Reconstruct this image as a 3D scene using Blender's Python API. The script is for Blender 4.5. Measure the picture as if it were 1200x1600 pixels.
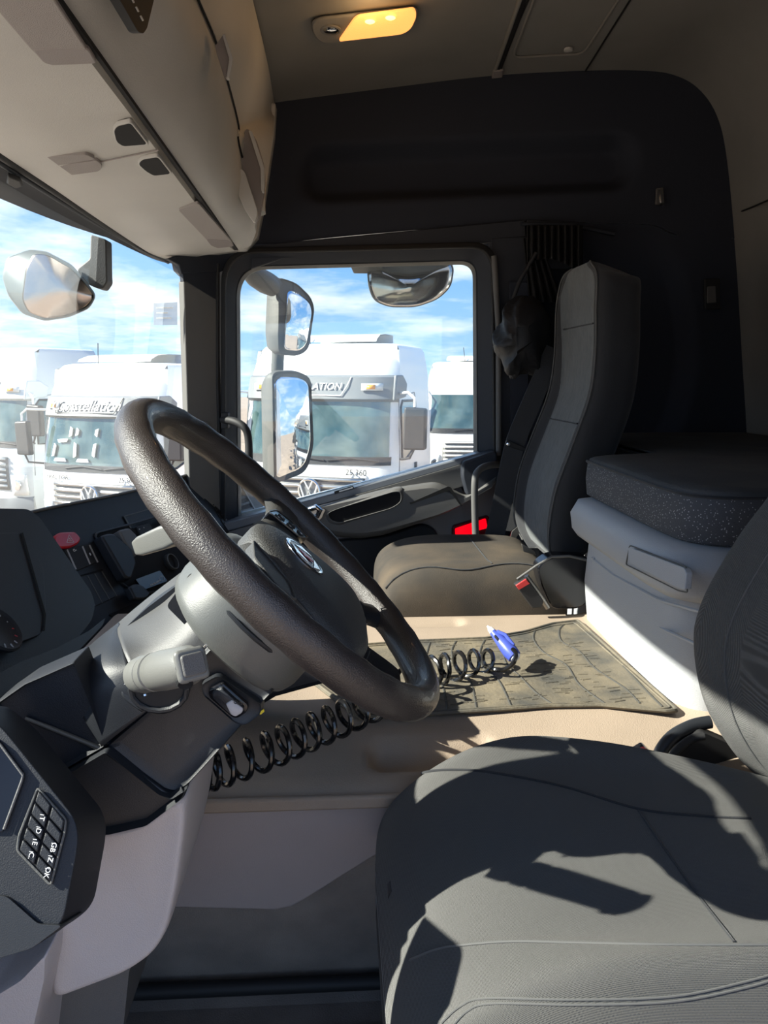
import bpy, bmesh, math, random
import numpy as np
from mathutils import Vector, Matrix
random.seed(4)
for o in list(bpy.data.objects): bpy.data.objects.remove(o)
S = bpy.context.scene; COL = S.collection
# ---------------------------------------------------------------- camera, sky, sun, exposure
PITCH, YAW, FPX = math.radians(10), math.radians(3.3), 1202.0
CF = Vector((math.sin(YAW)*math.cos(PITCH), math.cos(YAW)*math.cos(PITCH), -math.sin(PITCH)))
CR = Vector((math.cos(YAW), -math.sin(YAW), 0)); CU = CR.cross(CF)
cd = bpy.data.cameras.new('camera'); cam = bpy.data.objects.new('camera', cd); COL.objects.link(cam)
cam.rotation_euler = (math.pi/2-PITCH, 0, -YAW)
cd.sensor_fit = 'VERTICAL'; cd.sensor_height = 24; cd.lens = 24*FPX/1600; cd.clip_start = .01; cd.clip_end = 500
S.camera = cam
S.view_settings.view_transform = 'Standard'; S.view_settings.look = 'None'
S.view_settings.gamma = 1; S.view_settings.use_curve_mapping = False
S.view_settings.exposure = 0.85
SUNV = Vector((-1.5, -.14, 1.0)).normalized()
sd = bpy.data.lights.new('sun', 'SUN'); sd.energy = 9.5; sd.angle = math.radians(.6); sd.color = (1, .93, .82)
so = bpy.data.objects.new('sun', sd); COL.objects.link(so); so.rotation_euler = SUNV.to_track_quat('Z', 'Y').to_euler(); so.location = (0, 0, 6)
W = bpy.data.worlds.new('sky'); S.world = W; W.use_nodes = True
wn = W.node_tree.nodes; wl = W.node_tree.links; wn.clear()
tc = wn.new('ShaderNodeTexCoord'); sep = wn.new('ShaderNodeSeparateXYZ'); wl.new(tc.outputs['Generated'], sep.inputs[0])
gr = wn.new('ShaderNodeValToRGB'); wl.new(sep.outputs['Z'], gr.inputs[0])
e = gr.color_ramp.elements; e[0].position = 0; e[0].color = (.36, .56, .78, 1); e[1].position = .6; e[1].color = (.05, .20, .56, 1)
m_ = e.new(.18); m_.color = (.14, .36, .74, 1)
# clouds flattened towards the horizon: direction divided by height
ad = wn.new('ShaderNodeMath'); ad.operation = 'ADD'; ad.inputs[1].default_value = .16; wl.new(sep.outputs['Z'], ad.inputs[0])
dv = wn.new('ShaderNodeVectorMath'); dv.operation = 'DIVIDE'; wl.new(tc.outputs['Generated'], dv.inputs[0])
cb = wn.new('ShaderNodeCombineXYZ'); [wl.new(ad.outputs[0], cb.inputs[i]) for i in range(3)]; wl.new(cb.outputs[0], dv.inputs[1])
nz = wn.new('ShaderNodeTexNoise'); nz.inputs['Scale'].default_value = 1.6; nz.inputs['Detail'].default_value = 9; nz.inputs['Roughness'].default_value = .58; wl.new(dv.outputs[0], nz.inputs[0])
cr_ = wn.new('ShaderNodeValToRGB'); wl.new(nz.outputs[0], cr_.inputs[0]); e = cr_.color_ramp.elements
e[0].position = .44; e[0].color = (0, 0, 0, 1); e[1].position = .67; e[1].color = (.95, .95, .95, 1)
mx = wn.new('ShaderNodeMixRGB'); wl.new(cr_.outputs[0], mx.inputs[0]); wl.new(gr.outputs[0], mx.inputs[1]); mx.inputs[2].default_value = (.80, .83, .87, 1)
bg = wn.new('ShaderNodeBackground'); wl.new(mx.outputs[0], bg.inputs[0]); bg.inputs[1].default_value = .98
wo = wn.new('ShaderNodeOutputWorld'); wl.new(bg.outputs[0], wo.inputs[0])

# ---------------------------------------------------------------- materials
def mat(name, col, rough=.6, metal=0, nscale=0, bump=0, var=0, vscale=8, spec=.5, emit=None, estr=0, coat=0, col2=None, weave=0, sheen=0):
    m = bpy.data.materials.new(name); m.use_nodes = True; n = m.node_tree.nodes; l = m.node_tree.links
    b = n['Principled BSDF']; b.inputs['Base Color'].default_value = (*col, 1); b.inputs['Roughness'].default_value = rough
    b.inputs['Metallic'].default_value = metal; b.inputs['Specular IOR Level'].default_value = spec
    if coat: b.inputs['Coat Weight'].default_value = coat
    if sheen: b.inputs['Sheen Weight'].default_value = sheen
    if emit: b.inputs['Emission Color'].default_value = (*emit, 1); b.inputs['Emission Strength'].default_value = estr
    g = n.new('ShaderNodeTexCoord')
    if var or col2:
        t = n.new('ShaderNodeTexNoise'); t.inputs['Scale'].default_value = vscale; t.inputs['Detail'].default_value = 6; l.new(g.outputs['Object'], t.inputs[0])
        r = n.new('ShaderNodeValToRGB'); l.new(t.outputs[0], r.inputs[0]); r.color_ramp.elements[0].position = .35; r.color_ramp.elements[1].position = .7
        c2 = col2 if col2 else tuple(min(1, c*(1+var)) for c in col)
        r.color_ramp.elements[0].color = (*[c*(1-var) for c in col], 1); r.color_ramp.elements[1].color = (*c2, 1); l.new(r.outputs[0], b.inputs['Base Color'])
    if bump:
        if weave:
            w1 = n.new('ShaderNodeTexWave'); w1.inputs['Scale'].default_value = weave; w1.bands_direction = 'X'; l.new(g.outputs['Object'], w1.inputs[0])
            w2 = n.new('ShaderNodeTexWave'); w2.inputs['Scale'].default_value = weave; w2.bands_direction = 'Y'; l.new(g.outputs['Object'], w2.inputs[0])
            mm = n.new('ShaderNodeMath'); mm.operation = 'MULTIPLY'; l.new(w1.outputs['Fac'], mm.inputs[0]); l.new(w2.outputs['Fac'], mm.inputs[1]); src = mm.outputs[0]
        else:
            t = n.new('ShaderNodeTexNoise'); t.inputs['Scale'].default_value = nscale; t.inputs['Detail'].default_value = 3; l.new(g.outputs['Object'], t.inputs[0]); src = t.outputs[0]
        bp = n.new('ShaderNodeBump'); bp.inputs['Strength'].default_value = bump; bp.inputs['Distance'].default_value = .002; l.new(src, bp.inputs['Height']); l.new(bp.outputs[0], b.inputs['Normal'])
    return m
def glass(name, tint, haze, hazecol=(.8, .85, .9), gloss=1.0):
    m = bpy.data.materials.new(name); m.use_nodes = True; n = m.node_tree.nodes; l = m.node_tree.links; n.clear()
    t = n.new('ShaderNodeBsdfTransparent'); t.inputs[0].default_value = (*tint, 1)
    d = n.new('ShaderNodeBsdfDiffuse'); d.inputs[0].default_value = (*hazecol, 1)
    tr = n.new('ShaderNodeBsdfTranslucent'); tr.inputs[0].default_value = (*hazecol, 1)
    dd = n.new('ShaderNodeMixShader'); dd.inputs[0].default_value = .5; l.new(d.outputs[0], dd.inputs[1]); l.new(tr.outputs[0], dd.inputs[2])
    a = n.new('ShaderNodeMixShader'); l.new(t.outputs[0], a.inputs[1]); l.new(dd.outputs[0], a.inputs[2])
    g = n.new('ShaderNodeTexCoord'); nn = n.new('ShaderNodeTexNoise'); nn.inputs['Scale'].default_value = 2.5; l.new(g.outputs['Object'], nn.inputs[0])
    mr = n.new('ShaderNodeMapRange'); mr.inputs['To Min'].default_value = haze*.5; mr.inputs['To Max'].default_value = haze*1.5; l.new(nn.outputs[0], mr.inputs[0]); l.new(mr.outputs[0], a.inputs[0])
    s = n.new('ShaderNodeBsdfGlossy'); s.inputs['Roughness'].default_value = .02
    f = n.new('ShaderNodeLayerWeight'); f.inputs[0].default_value = .5
    fp = n.new('ShaderNodeMath'); fp.operation = 'POWER'; fp.inputs[1].default_value = 5; l.new(f.outputs['Facing'], fp.inputs[0])
    fm = n.new('ShaderNodeMath'); fm.operation = 'MULTIPLY_ADD'; fm.inputs[1].default_value = .9*gloss; fm.inputs[2].default_value = .06*gloss; l.new(fp.outputs[0], fm.inputs[0])
    b = n.new('ShaderNodeMixShader'); l.new(fm.outputs[0], b.inputs[0]); l.new(a.outputs[0], b.inputs[1]); l.new(s.outputs[0], b.inputs[2])
    o = n.new('ShaderNodeOutputMaterial'); l.new(b.outputs[0], o.inputs[0]); return m
M = dict(
    dash=mat('dark_dash_plastic', (.012, .014, .019), .5, nscale=900, bump=.25, spec=.45),
    cowl=mat('column_plastic', (.013, .015, .019), .45, nscale=1200, bump=.2, spec=.55),
    cowl_sunlit=mat('column_plastic_sunlit', (.05, .05, .05), .5, nscale=1200, bump=.2, spec=.7),  # paler copy of the column plastic, sunlight put into the colour
    shroud=mat('grey_shroud_plastic', (.10, .104, .10), .42, nscale=1000, bump=.2),
    stalk=mat('stalk_plastic', (.15, .15, .14), .38, nscale=900, bump=.15),
    pad=mat('airbag_pad_plastic', (.055, .055, .054), .5, nscale=500, bump=.5),
    leather=mat('worn_rim_leather', (.034, .027, .025), .40, nscale=750, bump=.45, var=.25, vscale=12, spec=.7, coat=.15),
    gloss=mat('glossy_black', (.008, .008, .01), .15),
    ribrub=mat('floor_rubber', (.035, .034, .034), .7),
    black=mat('black_rubber', (.012, .012, .013), .65),
    void=mat('dark_recess', (.004, .004, .005), .9),
    taupe=mat('taupe_plastic', (.52, .47, .455), .55, nscale=700, bump=.35),
    shelf=mat('overhead_grey_plastic', (.55, .54, .51), .55, nscale=600, bump=.25, var=.04, vscale=5),
    shelf2=mat('overhead_mesh_plastic', (.36, .33, .315), .7, nscale=900, bump=.8),
    ceil=mat('headliner_felt', (.235, .225, .21), .95, nscale=1500, bump=.4, var=.06, vscale=5),
    wall=mat('dark_felt_trim', (.034, .039, .053), .95, nscale=1300, bump=.4, spec=.2),
    wallp=mat('dark_trim_plastic', (.016, .020, .030), .6, nscale=900, bump=.3),
    doorp=mat('door_grey_plastic', (.11, .108, .105), .5, nscale=900, bump=.3),
    lip=mat('belt_rubber_lip', (.15, .165, .19), .3),  # bluish sky light put into the rubber's colour
    doort=mat('door_taupe_plastic', (.28, .25, .24), .6, nscale=900, bump=.3),
    pillar=mat('pillar_felt', (.15, .147, .14), .9, nscale=900, bump=.4),
    tunnel=mat('dusty_tunnel_cover', (.34, .265, .20), .7, nscale=500, bump=.35, var=.08, vscale=7),
    tside=mat('tunnel_side_plastic', (.44, .39, .38), .6, nscale=700, bump=.3, var=.05, vscale=4),
    carpet=mat('dusty_dark_carpet', (.22, .19, .165), .95, nscale=400, bump=.6, var=.3, vscale=6),
    mat_=mat('dusty_rubber_mat', (.085, .08, .068), .75, nscale=160, bump=.5, col2=(.20, .165, .11), vscale=14, var=.15),
    seat=mat('charcoal_seat_cloth', (.075, .073, .068), .92, bump=.9, weave=300, var=.10, vscale=6, spec=.25, sheen=.25),
    seatd=mat('dark_seat_cloth', (.022, .023, .026), .9, bump=.4, nscale=900, var=.1, spec=.25, sheen=.15),
    seatw=mat('worn_grey_seat_cloth', (.095, .105, .108), .92, nscale=60, bump=.8, var=.12, vscale=25, spec=.25, sheen=.2),
    seatdust=mat('dusty_seat_cloth', (.050, .044, .038), .92, nscale=600, bump=.5, col2=(.10, .078, .056), vscale=7, spec=.25),
    seam=mat('seam_thread', (.09, .09, .088), .9),
    bunk=mat('bunk_grey_plastic', (.40, .41, .43), .5, nscale=500, bump=.3),
    chrome=mat('chrome', (.75, .75, .75), .12, 1),
    steel=mat('dull_steel', (.235, .225, .21), .4, 1),
    silver=mat('satin_silver_trim', (.5, .5, .5), .3, 1),
    hose=mat('black_coil_hose', (.008, .008, .009), .18, spec=.7),
    blue=mat('blue_gun_plastic', (.06, .09, .42), .35),
    clear=mat('clear_cap_plastic', (.75, .78, .85), .3),
    red=mat('red_plastic', (.50, .006, .02), .35, coat=.3),
    redlens=mat('red_lens_added_glow', (.95, .01, .01), .25, emit=(1, .0, .01), estr=.6),  # emission added to lift the lens out of the shade
    redbtn=mat('red_buckle_button', (.55, .035, .035), .45),
    dred=mat('dark_red_lens', (.12, .008, .015), .25),
    amber=mat('lit_amber_lens', (.9, .5, .15), .4, emit=(1, .40, .10), estr=.75, nscale=300, bump=.6),
    bulb=mat('lit_bulb_glow', (1, .8, .4), .4, emit=(1, .62, .22), estr=1.5),
    white=mat('white_print', (.8, .8, .8), .6),
    greyprint=mat('grey_print', (.40, .40, .42), .6),
    strap=mat('black_webbing', (.016, .017, .02), .7, nscale=700, bump=.4),
    paint=mat('white_truck_paint', (.86, .86, .84), .25, coat=.4),
    paint_g=mat('pale_grey_truck_paint', (.55, .60, .62), .3, coat=.3),
    tgrey=mat('truck_visor_grey', (.17, .18, .19), .5),
    tdark=mat('truck_black_plastic', (.03, .03, .033), .5),
    tglass=mat('truck_windscreen_glass', (.045, .10, .10), .05, spec=1.0, col2=(.14, .20, .19), var=.3, vscale=2.2, coat=1),  # pale noise patches painted in as tree reflections
    tgrille=mat('truck_grille_grey', (.16, .155, .15), .4),
    lamp_y=mat('marker_lamp_lens', (.8, .35, .05), .3),
    lampw=mat('headlamp_glass', (.6, .62, .62), .12, spec=1),
    tyre=mat('tyre_rubber', (.02, .02, .02), .85),
    matrib=mat('mat_groove_rubber', (.05, .048, .042), .8),
    dirt=mat('red_brown_yard_ground', (.36, .275, .21), .95, nscale=8, bump=.5, var=.18, vscale=1.2),
    mirror=mat('mirror_glass', (.85, .87, .88), .015, 1),
    mback=mat('mirror_housing_plastic', (.10, .10, .095), .6, nscale=300, bump=.3),
    cloth=mat('black_jacket_cloth', (.010, .011, .014), .6, nscale=60, bump=.5),
    curtain=mat('dark_curtain_cloth', (.010, .010, .012), .9),
    wind=glass('windscreen_glass', (.88, .94, .94), .085, (.75, .82, .85), 1.0),
    dglass=glass('door_window_glass', (.93, .97, .96), .05, (.8, .85, .88), .9),
    palem=mat('front_mirror_housing', (.16, .19, .19), .4),
    greenc=mat('pale_green_card', (.25, .55, .45), .6),
)
# speckled mattress side
def speck(name, base, dots, thr):
    m = mat(name, base, .95, nscale=500, bump=.6); n = m.node_tree.nodes; l = m.node_tree.links; b = n['Principled BSDF']
    g = n.new('ShaderNodeTexCoord'); v = n.new('ShaderNodeTexVoronoi'); v.inputs['Scale'].default_value = 230; l.new(g.outputs['Object'], v.inputs[0])
    r = n.new('ShaderNodeValToRGB'); l.new(v.outputs['Distance'], r.inputs[0]); e = r.color_ramp.elements
    e[0].position = thr; e[0].color = (*dots, 1); e[1].position = thr+.06; e[1].color = (*base, 1); l.new(r.outputs[0], b.inputs['Base Color']); return m
M['speck'] = speck('speckled_mattress_fabric', (.070, .072, .080), (.42, .42, .43), .17)
M['matttop'] = mat('mattress_top_fabric', (.055, .058, .063), .95, nscale=300, bump=.6, col2=(.085, .085, .085), vscale=9)

# ---------------------------------------------------------------- geometry helpers
def ray(px, py): return CF + CR*((px-600)/FPX) + CU*((800-py)/FPX)
def U(px, py, X=None, Y=None, Z=None, pl=None):
    d = ray(px, py)
    if pl is not None: return d*((pl[0].dot(pl[1]))/(d.dot(pl[1])))
    return d*(X/d.x if X is not None else Y/d.y if Y is not None else Z/d.z)
def plane(a, b, c):
    n = (b-a).cross(c-a).normalized(); return (a, n)
def facing(pl):      # plane normal turned towards the camera
    return pl[1] if pl[0].dot(pl[1]) < 0 else -pl[1]
def thing(name, label, cat, loc=(0, 0, 0), group=None, kind=None):
    o = bpy.data.objects.new(name, None); COL.objects.link(o); o.location = loc; o.empty_display_size = .05
    o['label'] = label; o['category'] = cat
    if group: o['group'] = group
    if kind: o['kind'] = kind
    return o
def tag(o, label, cat, group=None):
    o['label'] = label; o['category'] = cat
    if group: o['group'] = group
    return o
def obj(name, vs, fs, m, parent=None, smooth=True, sharp=40, bevel=0, seg=2, subd=0, solid=0, kind=None, label=None):
    me = bpy.data.meshes.new(name); me.from_pydata([tuple(v) for v in vs], [], fs); me.update()
    bm = bmesh.new(); bm.from_mesh(me); bmesh.ops.recalc_face_normals(bm, faces=bm.faces); bm.to_mesh(me); bm.free()
    if smooth:
        me.polygons.foreach_set('use_smooth', [True]*len(me.polygons))
        if sharp < 180: me.set_sharp_from_angle(angle=math.radians(sharp))
    me.materials.append(M[m] if isinstance(m, str) else m)
    o = bpy.data.objects.new(name, me); COL.objects.link(o)
    if parent is not None: root(o, parent)
    if solid:
        s = o.modifiers.new('solid', 'SOLIDIFY'); s.thickness = solid; s.offset = 0
    if bevel:
        b = o.modifiers.new('bevel', 'BEVEL'); b.width = bevel; b.segments = seg; b.limit_method = 'ANGLE'; b.angle_limit = math.radians(30); b.harden_normals = False
    if subd:
        s = o.modifiers.new('sub', 'SUBSURF'); s.levels = subd; s.render_levels = subd
    if kind: o['kind'] = kind
    if label: o['label'] = label
    return o
def root(o, parent):
    o.parent = parent
    w = Matrix.Identity(4); p = parent
    while p is not None:
        w = p.matrix_basis if p.parent is None else w; p = p.parent
    o.matrix_parent_inverse = w.inverted() if parent.parent is None else Matrix.Identity(4)
    return o
def prism(name, out, vec, m, parent=None, bevel=.003, seg=2, **k):
    n = len(out); vec = Vector(vec); vs = [Vector(p) for p in out]+[Vector(p)+vec for p in out]
    fs = [list(range(n)), list(range(2*n-1, n-1, -1))]+[[i, (i+1) % n, n+(i+1) % n, n+i] for i in range(n)]
    return obj(name, vs, fs, m, parent, bevel=bevel, seg=seg, **k)
def P(px, pl=None, **k): return [U(x, y, pl=pl, **k) for x, y in px]
def pslab(name, px, pl, th, m, parent=None, bevel=.003, lift=0, **k):   # outline on a plane, th deep away from the viewer
    n = facing(pl); return prism(name, [U(x, y, pl=(pl[0]+n*lift, pl[1])) for x, y in px], -n*th, m, parent, bevel, **k)
def rpoly(pts, r, seg=5):
    out = []; n = len(pts); pts = [Vector(p) for p in pts]
    rr = r if isinstance(r, (list, tuple)) else [r]*n
    for i in range(n):
        a, b, c = pts[i-1], pts[i], pts[(i+1) % n]; q = min(rr[i], (a-b).length*.49, (c-b).length*.49)
        p0 = b+(a-b).normalized()*q; p1 = b+(c-b).normalized()*q
        for j in range(seg+1):
            t = j/seg; out.append(p0*(1-t)**2+b*2*t*(1-t)+p1*t*t)
    return out
def rpx(pts, r, seg=5): return [(v.x, v.y) for v in rpoly([Vector((x, y, 0)) for x, y in pts], r, seg)]
def ring(name, outer, inner, vec, m, parent=None, bevel=.002, **k):
    n = len(outer); vec = Vector(vec); vs = list(outer)+list(inner)+[p+vec for p in outer]+[p+vec for p in inner]; fs = []
    for i in range(n):
        j = (i+1) % n
        fs += [[i, j, n+j, n+i], [2*n+i, 3*n+i, 3*n+j, 2*n+j], [i, 2*n+i, 2*n+j, j], [n+i, n+j, 3*n+j, 3*n+i]]
    return obj(name, vs, fs, m, parent, bevel=bevel, **k)
def loft(name, rings, m, parent=None, closed=True, cap=True, **k):
    n = len(rings[0]); vs = [v for r in rings for v in r]; fs = []
    for i in range(len(rings)-1):
        for j in range(n if closed else n-1):
            a = i*n+j; b = i*n+(j+1) % n; fs.append([a, b, b+n, a+n])
    if cap and closed: fs += [list(range(n-1, -1, -1)), [(len(rings)-1)*n+j for j in range(n)]]
    return obj(name, vs, fs, m, parent, **k)
def crl(pts, n, closed=False):     # Catmull-Rom polyline with n segments per span
    pts = [Vector(p) for p in pts]; out = []; N = len(pts)
    for i in range(N if closed else N-1):
        g = (lambda q: pts[q % N]) if closed else (lambda q: pts[max(0, min(N-1, q))])
        a, b, c, d = g(i-1), g(i), g(i+1), g(i+2)
        for j in range(n):
            t = j/n; out.append(.5*((2*b)+(c-a)*t+(2*a-5*b+4*c-d)*t*t+(3*b-a-3*c+d)*t**3))
    if not closed: out.append(pts[-1])
    return out
def patch(name, rows, m, parent=None, nu=6, nv=6, **k):      # smooth surface through a grid of points
    rr = [crl(r, nv) for r in rows]; cols = [crl([r[j] for r in rr], nu) for j in range(len(rr[0]))]
    return loft(name, [[c[i] for c in cols] for i in range(len(cols[0]))], m, parent, closed=False, **k)
def tube(name, pts, r, m, parent=None, closed=False, ns=10, sec=None, **k):
    pts = [Vector(p) for p in pts]; N = len(pts); rings = []; up = None
    for i in range(N):
        a = pts[i-1] if (i or closed) else pts[0]; b = pts[(i+1) % N] if (i < N-1 or closed) else pts[-1]
        t = (b-a).normalized()
        if up is None:
            up = t.orthogonal().normalized()
        up = (up-t*up.dot(t)).normalized(); s = t.cross(up); rad = r[i] if isinstance(r, (list, tuple)) else r
        rings.append([pts[i]+(up*math.cos(q)+s*math.sin(q))*rad for q in [2*math.pi*j/ns for j in range(ns)]])
    if closed: 
        rings.append(rings[0])
    return loft(name, rings, m, parent, cap=not closed, **k)
def box(name, c, s, m, parent=None, rz=0, bevel=.004, axes=None, **k):
    c = Vector(c); ax = axes or (Vector((math.cos(rz), math.sin(rz), 0)), Vector((-math.sin(rz), math.cos(rz), 0)), Vector((0, 0, 1)))
    q = [c+ax[0]*(s[0]/2*i)+ax[1]*(s[1]/2*j)-ax[2]*(s[2]/2) for i, j in ((-1, -1), (1, -1), (1, 1), (-1, 1))]
    return prism(name, q, ax[2]*s[2], m, parent, bevel, **k)
def grid(name, fn, nu, nv, m, parent=None, **k):
    vs = [fn(i/nu, j/nv) for i in range(nu+1) for j in range(nv+1)]
    fs = [[i*(nv+1)+j, i*(nv+1)+j+1, (i+1)*(nv+1)+j+1, (i+1)*(nv+1)+j] for i in range(nu) for j in range(nv)]
    return obj(name, vs, fs, m, parent, **k)
def lerp(tab, x):
    if x <= tab[0][0]: return tab[0][1]
    for (a, p), (b, q) in zip(tab, tab[1:]):
        if x <= b:
            t = (x-a)/(b-a); return p+(q-p)*t
    return tab[-1][1]
def sm(a, b, x):
    t = max(0, min(1, (x-a)/(b-a))); return t*t*(3-2*t)
def lathe(name, c, axis, prof, m, parent=None, ns=28, **k):       # prof: (distance along axis, radius)
    c = Vector(c); axis = Vector(axis).normalized(); u = axis.orthogonal().normalized(); v = axis.cross(u)
    return loft(name, [[c+axis*h+(u*math.cos(2*math.pi*j/ns)+v*math.sin(2*math.pi*j/ns))*max(r, 1e-4) for j in range(ns)] for h, r in prof], m, parent, **k)
def text(name, s, o, xd, yd, size, m, parent=None, depth=.0004, shear=0, align='CENTER'):
    cu = bpy.data.curves.new(name, 'FONT'); cu.body = s; cu.size = size; cu.extrude = depth; cu.align_x = align; cu.align_y = 'CENTER'; cu.shear = shear; cu.resolution_u = 3
    t = bpy.data.objects.new(name, cu); COL.objects.link(t)
    me = bpy.data.meshes.new_from_object(t.evaluated_get(bpy.context.evaluated_depsgraph_get())); bpy.data.objects.remove(t)
    xd = Vector(xd).normalized(); yd = Vector(yd); yd = (yd-xd*yd.dot(xd)).normalized(); zd = xd.cross(yd)
    mt = Matrix((xd, yd, zd)).transposed().to_4x4(); mt.translation = Vector(o); me.transform(mt)
    me.name = name; me.materials.clear(); me.materials.append(M[m]); q = bpy.data.objects.new(name, me); COL.objects.link(q)
    if parent is not None: root(q, parent)
    return q
YW = 2.40; ZT = -.54; ZF = -1.0
def struct(o, kind='structure'): o['kind'] = kind; return o
# ================================================================= SETTING
# floor with rubber ribs
fl = struct(box('floor', (.35, 1.15, ZF-.03), (2.1, 2.6, .06), 'carpet', bevel=0))
for i in range(16):
    struct(box('floor_rib', (.02, .30+i*.052, ZF+.004), (.75, .022, .008), 'ribrub', fl, bevel=.003)) if i < 15 else None
# side wall on the passenger side: felt panels, window frame pieces
ceil_px = [(395, 168), (430, 160), (600, 138), (770, 118), (920, 110), (1000, 110), (1050, 116), (1090, 137), (1120, 180), (1136, 250), (1150, 400), (1160, 560), (1168, 700), (1172, 900)]
ceil_w = crl(P(ceil_px, Y=YW), 6)
low_w = crl([U(x, y, Y=YW) for x, y in [(395, 384), (430, 381), (520, 371), (620, 362), (720, 353), (820, 345), (880, 346), (950, 349), (1020, 352), (1060, 368), (1085, 372), (1110, 372), (1140, 372), (1149, 372)]], 6)
nU = len(low_w)-1
top_w = [ceil_w[round(i*(60/nU))] if True else None for i in range(nU+1)]   # ceiling line down to the (1150,400) point
def upper(u, v):
    i = min(int(u*nU), nU-1); t = u*nU-i
    a = low_w[i].lerp(low_w[i+1], t); b = top_w[i].lerp(top_w[i+1], t); p = a.lerp(b, v)
    # long soft storage recess
    c = U(735, 262, Y=YW); hx, hz = .50, .075; dx = (p.x-c.x); dz = p.z-c.z-dx*.05
    q = max(abs(dx)-hx+.07, 0), max(abs(dz)-hz+.07, 0); d = math.hypot(*q)
    p = p.copy(); p.y += .07*(1-sm(.03, .085, d)); p.y -= .05*sm(.90, 1.0, v)*0
    return p
wr = struct(grid('wall_right', upper, 150, 44, 'wall', sharp=180))
# rear lower part of the side wall with the big rounded moulding
def lowrear(u, v):
    x0 = [(765, 345), (765, 520), (765, 960)]; top = crl([U(x, y, Y=YW) for x, y in [(815, 345), (950, 349), (1020, 352), (1060, 368), (1149, 372)]], 4)
    i = min(int(u*16), 15); t = u*16-i; a = top[i].lerp(top[i+1], t); b = Vector((lerp([(0, U(815, 960, Y=YW).x), (1, U(1180, 960, Y=YW).x)], u), YW, -.65))
    p = a.lerp(b, v); c = Vector((.62, 0, .05)); r = math.hypot((p.x-c.x)/.50, (p.z-c.z)/.56)
    p.y = YW+.002+.05*(1-sm(.90, 1.02, r))*sm(0, .12, v); return p
w2 = struct(grid('side_panel', lowrear, 60, 50, 'wall', wr, sharp=180))
# plastic rail over the door window
pl0 = (Vector((0, YW-.015, 0)), Vector((0, 1, 0)))
struct(pslab('header_rail', [(392, 382), (430, 380), (820, 343), (823, 372), (770, 378), (440, 404), (392, 420)], pl0, .02, 'wallp', wr))
struct(pslab('header_rail', [(823, 343), (900, 346), (912, 360), (905, 420), (823, 420)], pl0, .02, 'wallp', wr))
# A pillar inside cover (dark above, felt below) and B pillar
pa = plane(U(285, 420, Y=2.30), U(296, 760, Y=2.30), U(360, 600, Y=YW))
trA = struct(pslab('trim_1', [(284, 418), (338, 414), (338, 470), (287, 440)], pa, .02, 'wallp', bevel=.002))
struct(pslab('pillar_cover', [(287, 440), (290, 437), (340, 468), (352, 760), (350, 850), (299, 800), (296, 744)], pa, .03, 'pillar', trA))
struct(prism('pillar_back', P([(325, 400), (366, 400), (366, 860), (325, 860)], Y=YW+.03), (0, .02, 0), 'black', trA, bevel=0))
struct(pslab('pillar_top', [(262, 404), (300, 392), (395, 372), (395, 400), (345, 425), (284, 428), (280, 414)], pa, .02, 'wallp', trA, lift=.004))
struct(tube('pillar_seal', P([(340, 412), (340, 600), (348, 850)], pl=pa), .006, 'black', trA))
lathe('pillar_cap', U(318, 668, pl=pa), (.2, -1, 0), [(0, .0), (0, .02), (.006, .019), (.009, .012), (.01, 0)], 'mback', trA)
pb = (Vector((0, YW-.02, 0)), Vector((0, 1, 0)))
trB = struct(pslab('trim_2', [(768, 372), (840, 368), (850, 620), (840, 960), (776, 960), (779, 600)], pb, .04, 'wallp'))
struct(tube('door_seal', P([(772, 400), (779, 520), (779, 700), (777, 860)], Y=YW-.045), .009, 'doorp', trB))
struct(pslab('pillar_inset', [(796, 440), (826, 440), (826, 900), (800, 900)], pb, .01, 'wall', trB, lift=.012))
# ceiling and rear wall: one sheet that follows the side trim
cy = [YW+.01, 1.9, 1.4, .9, .5, .18]
def sheet(name, pts, m, off=0, parent=None, lift=0):
    return struct(loft(name, [[Vector((p.x, y, p.z+lift+.025*(1-((y-1.29)/1.1)**2))) for p in pts] for y in cy], m, parent, closed=False, sharp=60))
cpts = [Vector((-.80, 0, .75)), Vector((-.5, 0, .765))]+[p for p in ceil_w]
iS = 2+6*3+2; iH = 2+6*4
ce = sheet('ceiling', cpts[:iH+1], 'ceil')
rw = sheet('wall_rear', cpts[iH:], 'ceil')
wc = struct(grid('rear_curve', lambda u, v: Vector((.80+.5*u, YW-.01-1.6*v, 0)), 1, 1, 'ceil', rw)); bpy.data.objects.remove(wc)
# seam between ceiling and rear panel, hatch panel and slot
def cz(px, py): return U(px, py, Z=.80)
zc = lambda x: lerp([(p.x, p.z) for p in cpts[:iH+30]], x)
def onceil(px, py, lift=-.004):
    d = ray(px, py); t = 1.0
    for _ in range(30):
        q = d*t; z = zc(q.x)+.025*(1-((q.y-1.29)/1.1)**2)+lift; t = z/d.z
    return d*t
struct(tube('ceiling_seam', [onceil(915, 111), onceil(950, 55), onceil(988, -5), onceil(1075, -142)], .0025, 'void', ce))
struct(tube('ceiling_seam', [onceil(778, 120), onceil(812, 30), onceil(830, -10), onceil(876, -130)], .0028, 'void', ce))
struct(tube('ceiling_rail', [onceil(771, 117), onceil(802, 30), onceil(815, -8), onceil(862, -130)], .006, 'ceil', ce))
struct(prism('ceiling_slot', [onceil(774, 112), onceil(779, 113), onceil(826, -10), onceil(818, -10)], (0, 0, -.004), 'void', ce, bevel=.001))
struct(prism('slot_end', [onceil(768, 119), onceil(785, 117), onceil(787, 106), onceil(771, 107)], (0, 0, -.008), 'doort', ce, bevel=.003))
hp = rpx([(800, 92), (915, 84), (952, 30), (985, -30), (840, -30)], 14)
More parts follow.
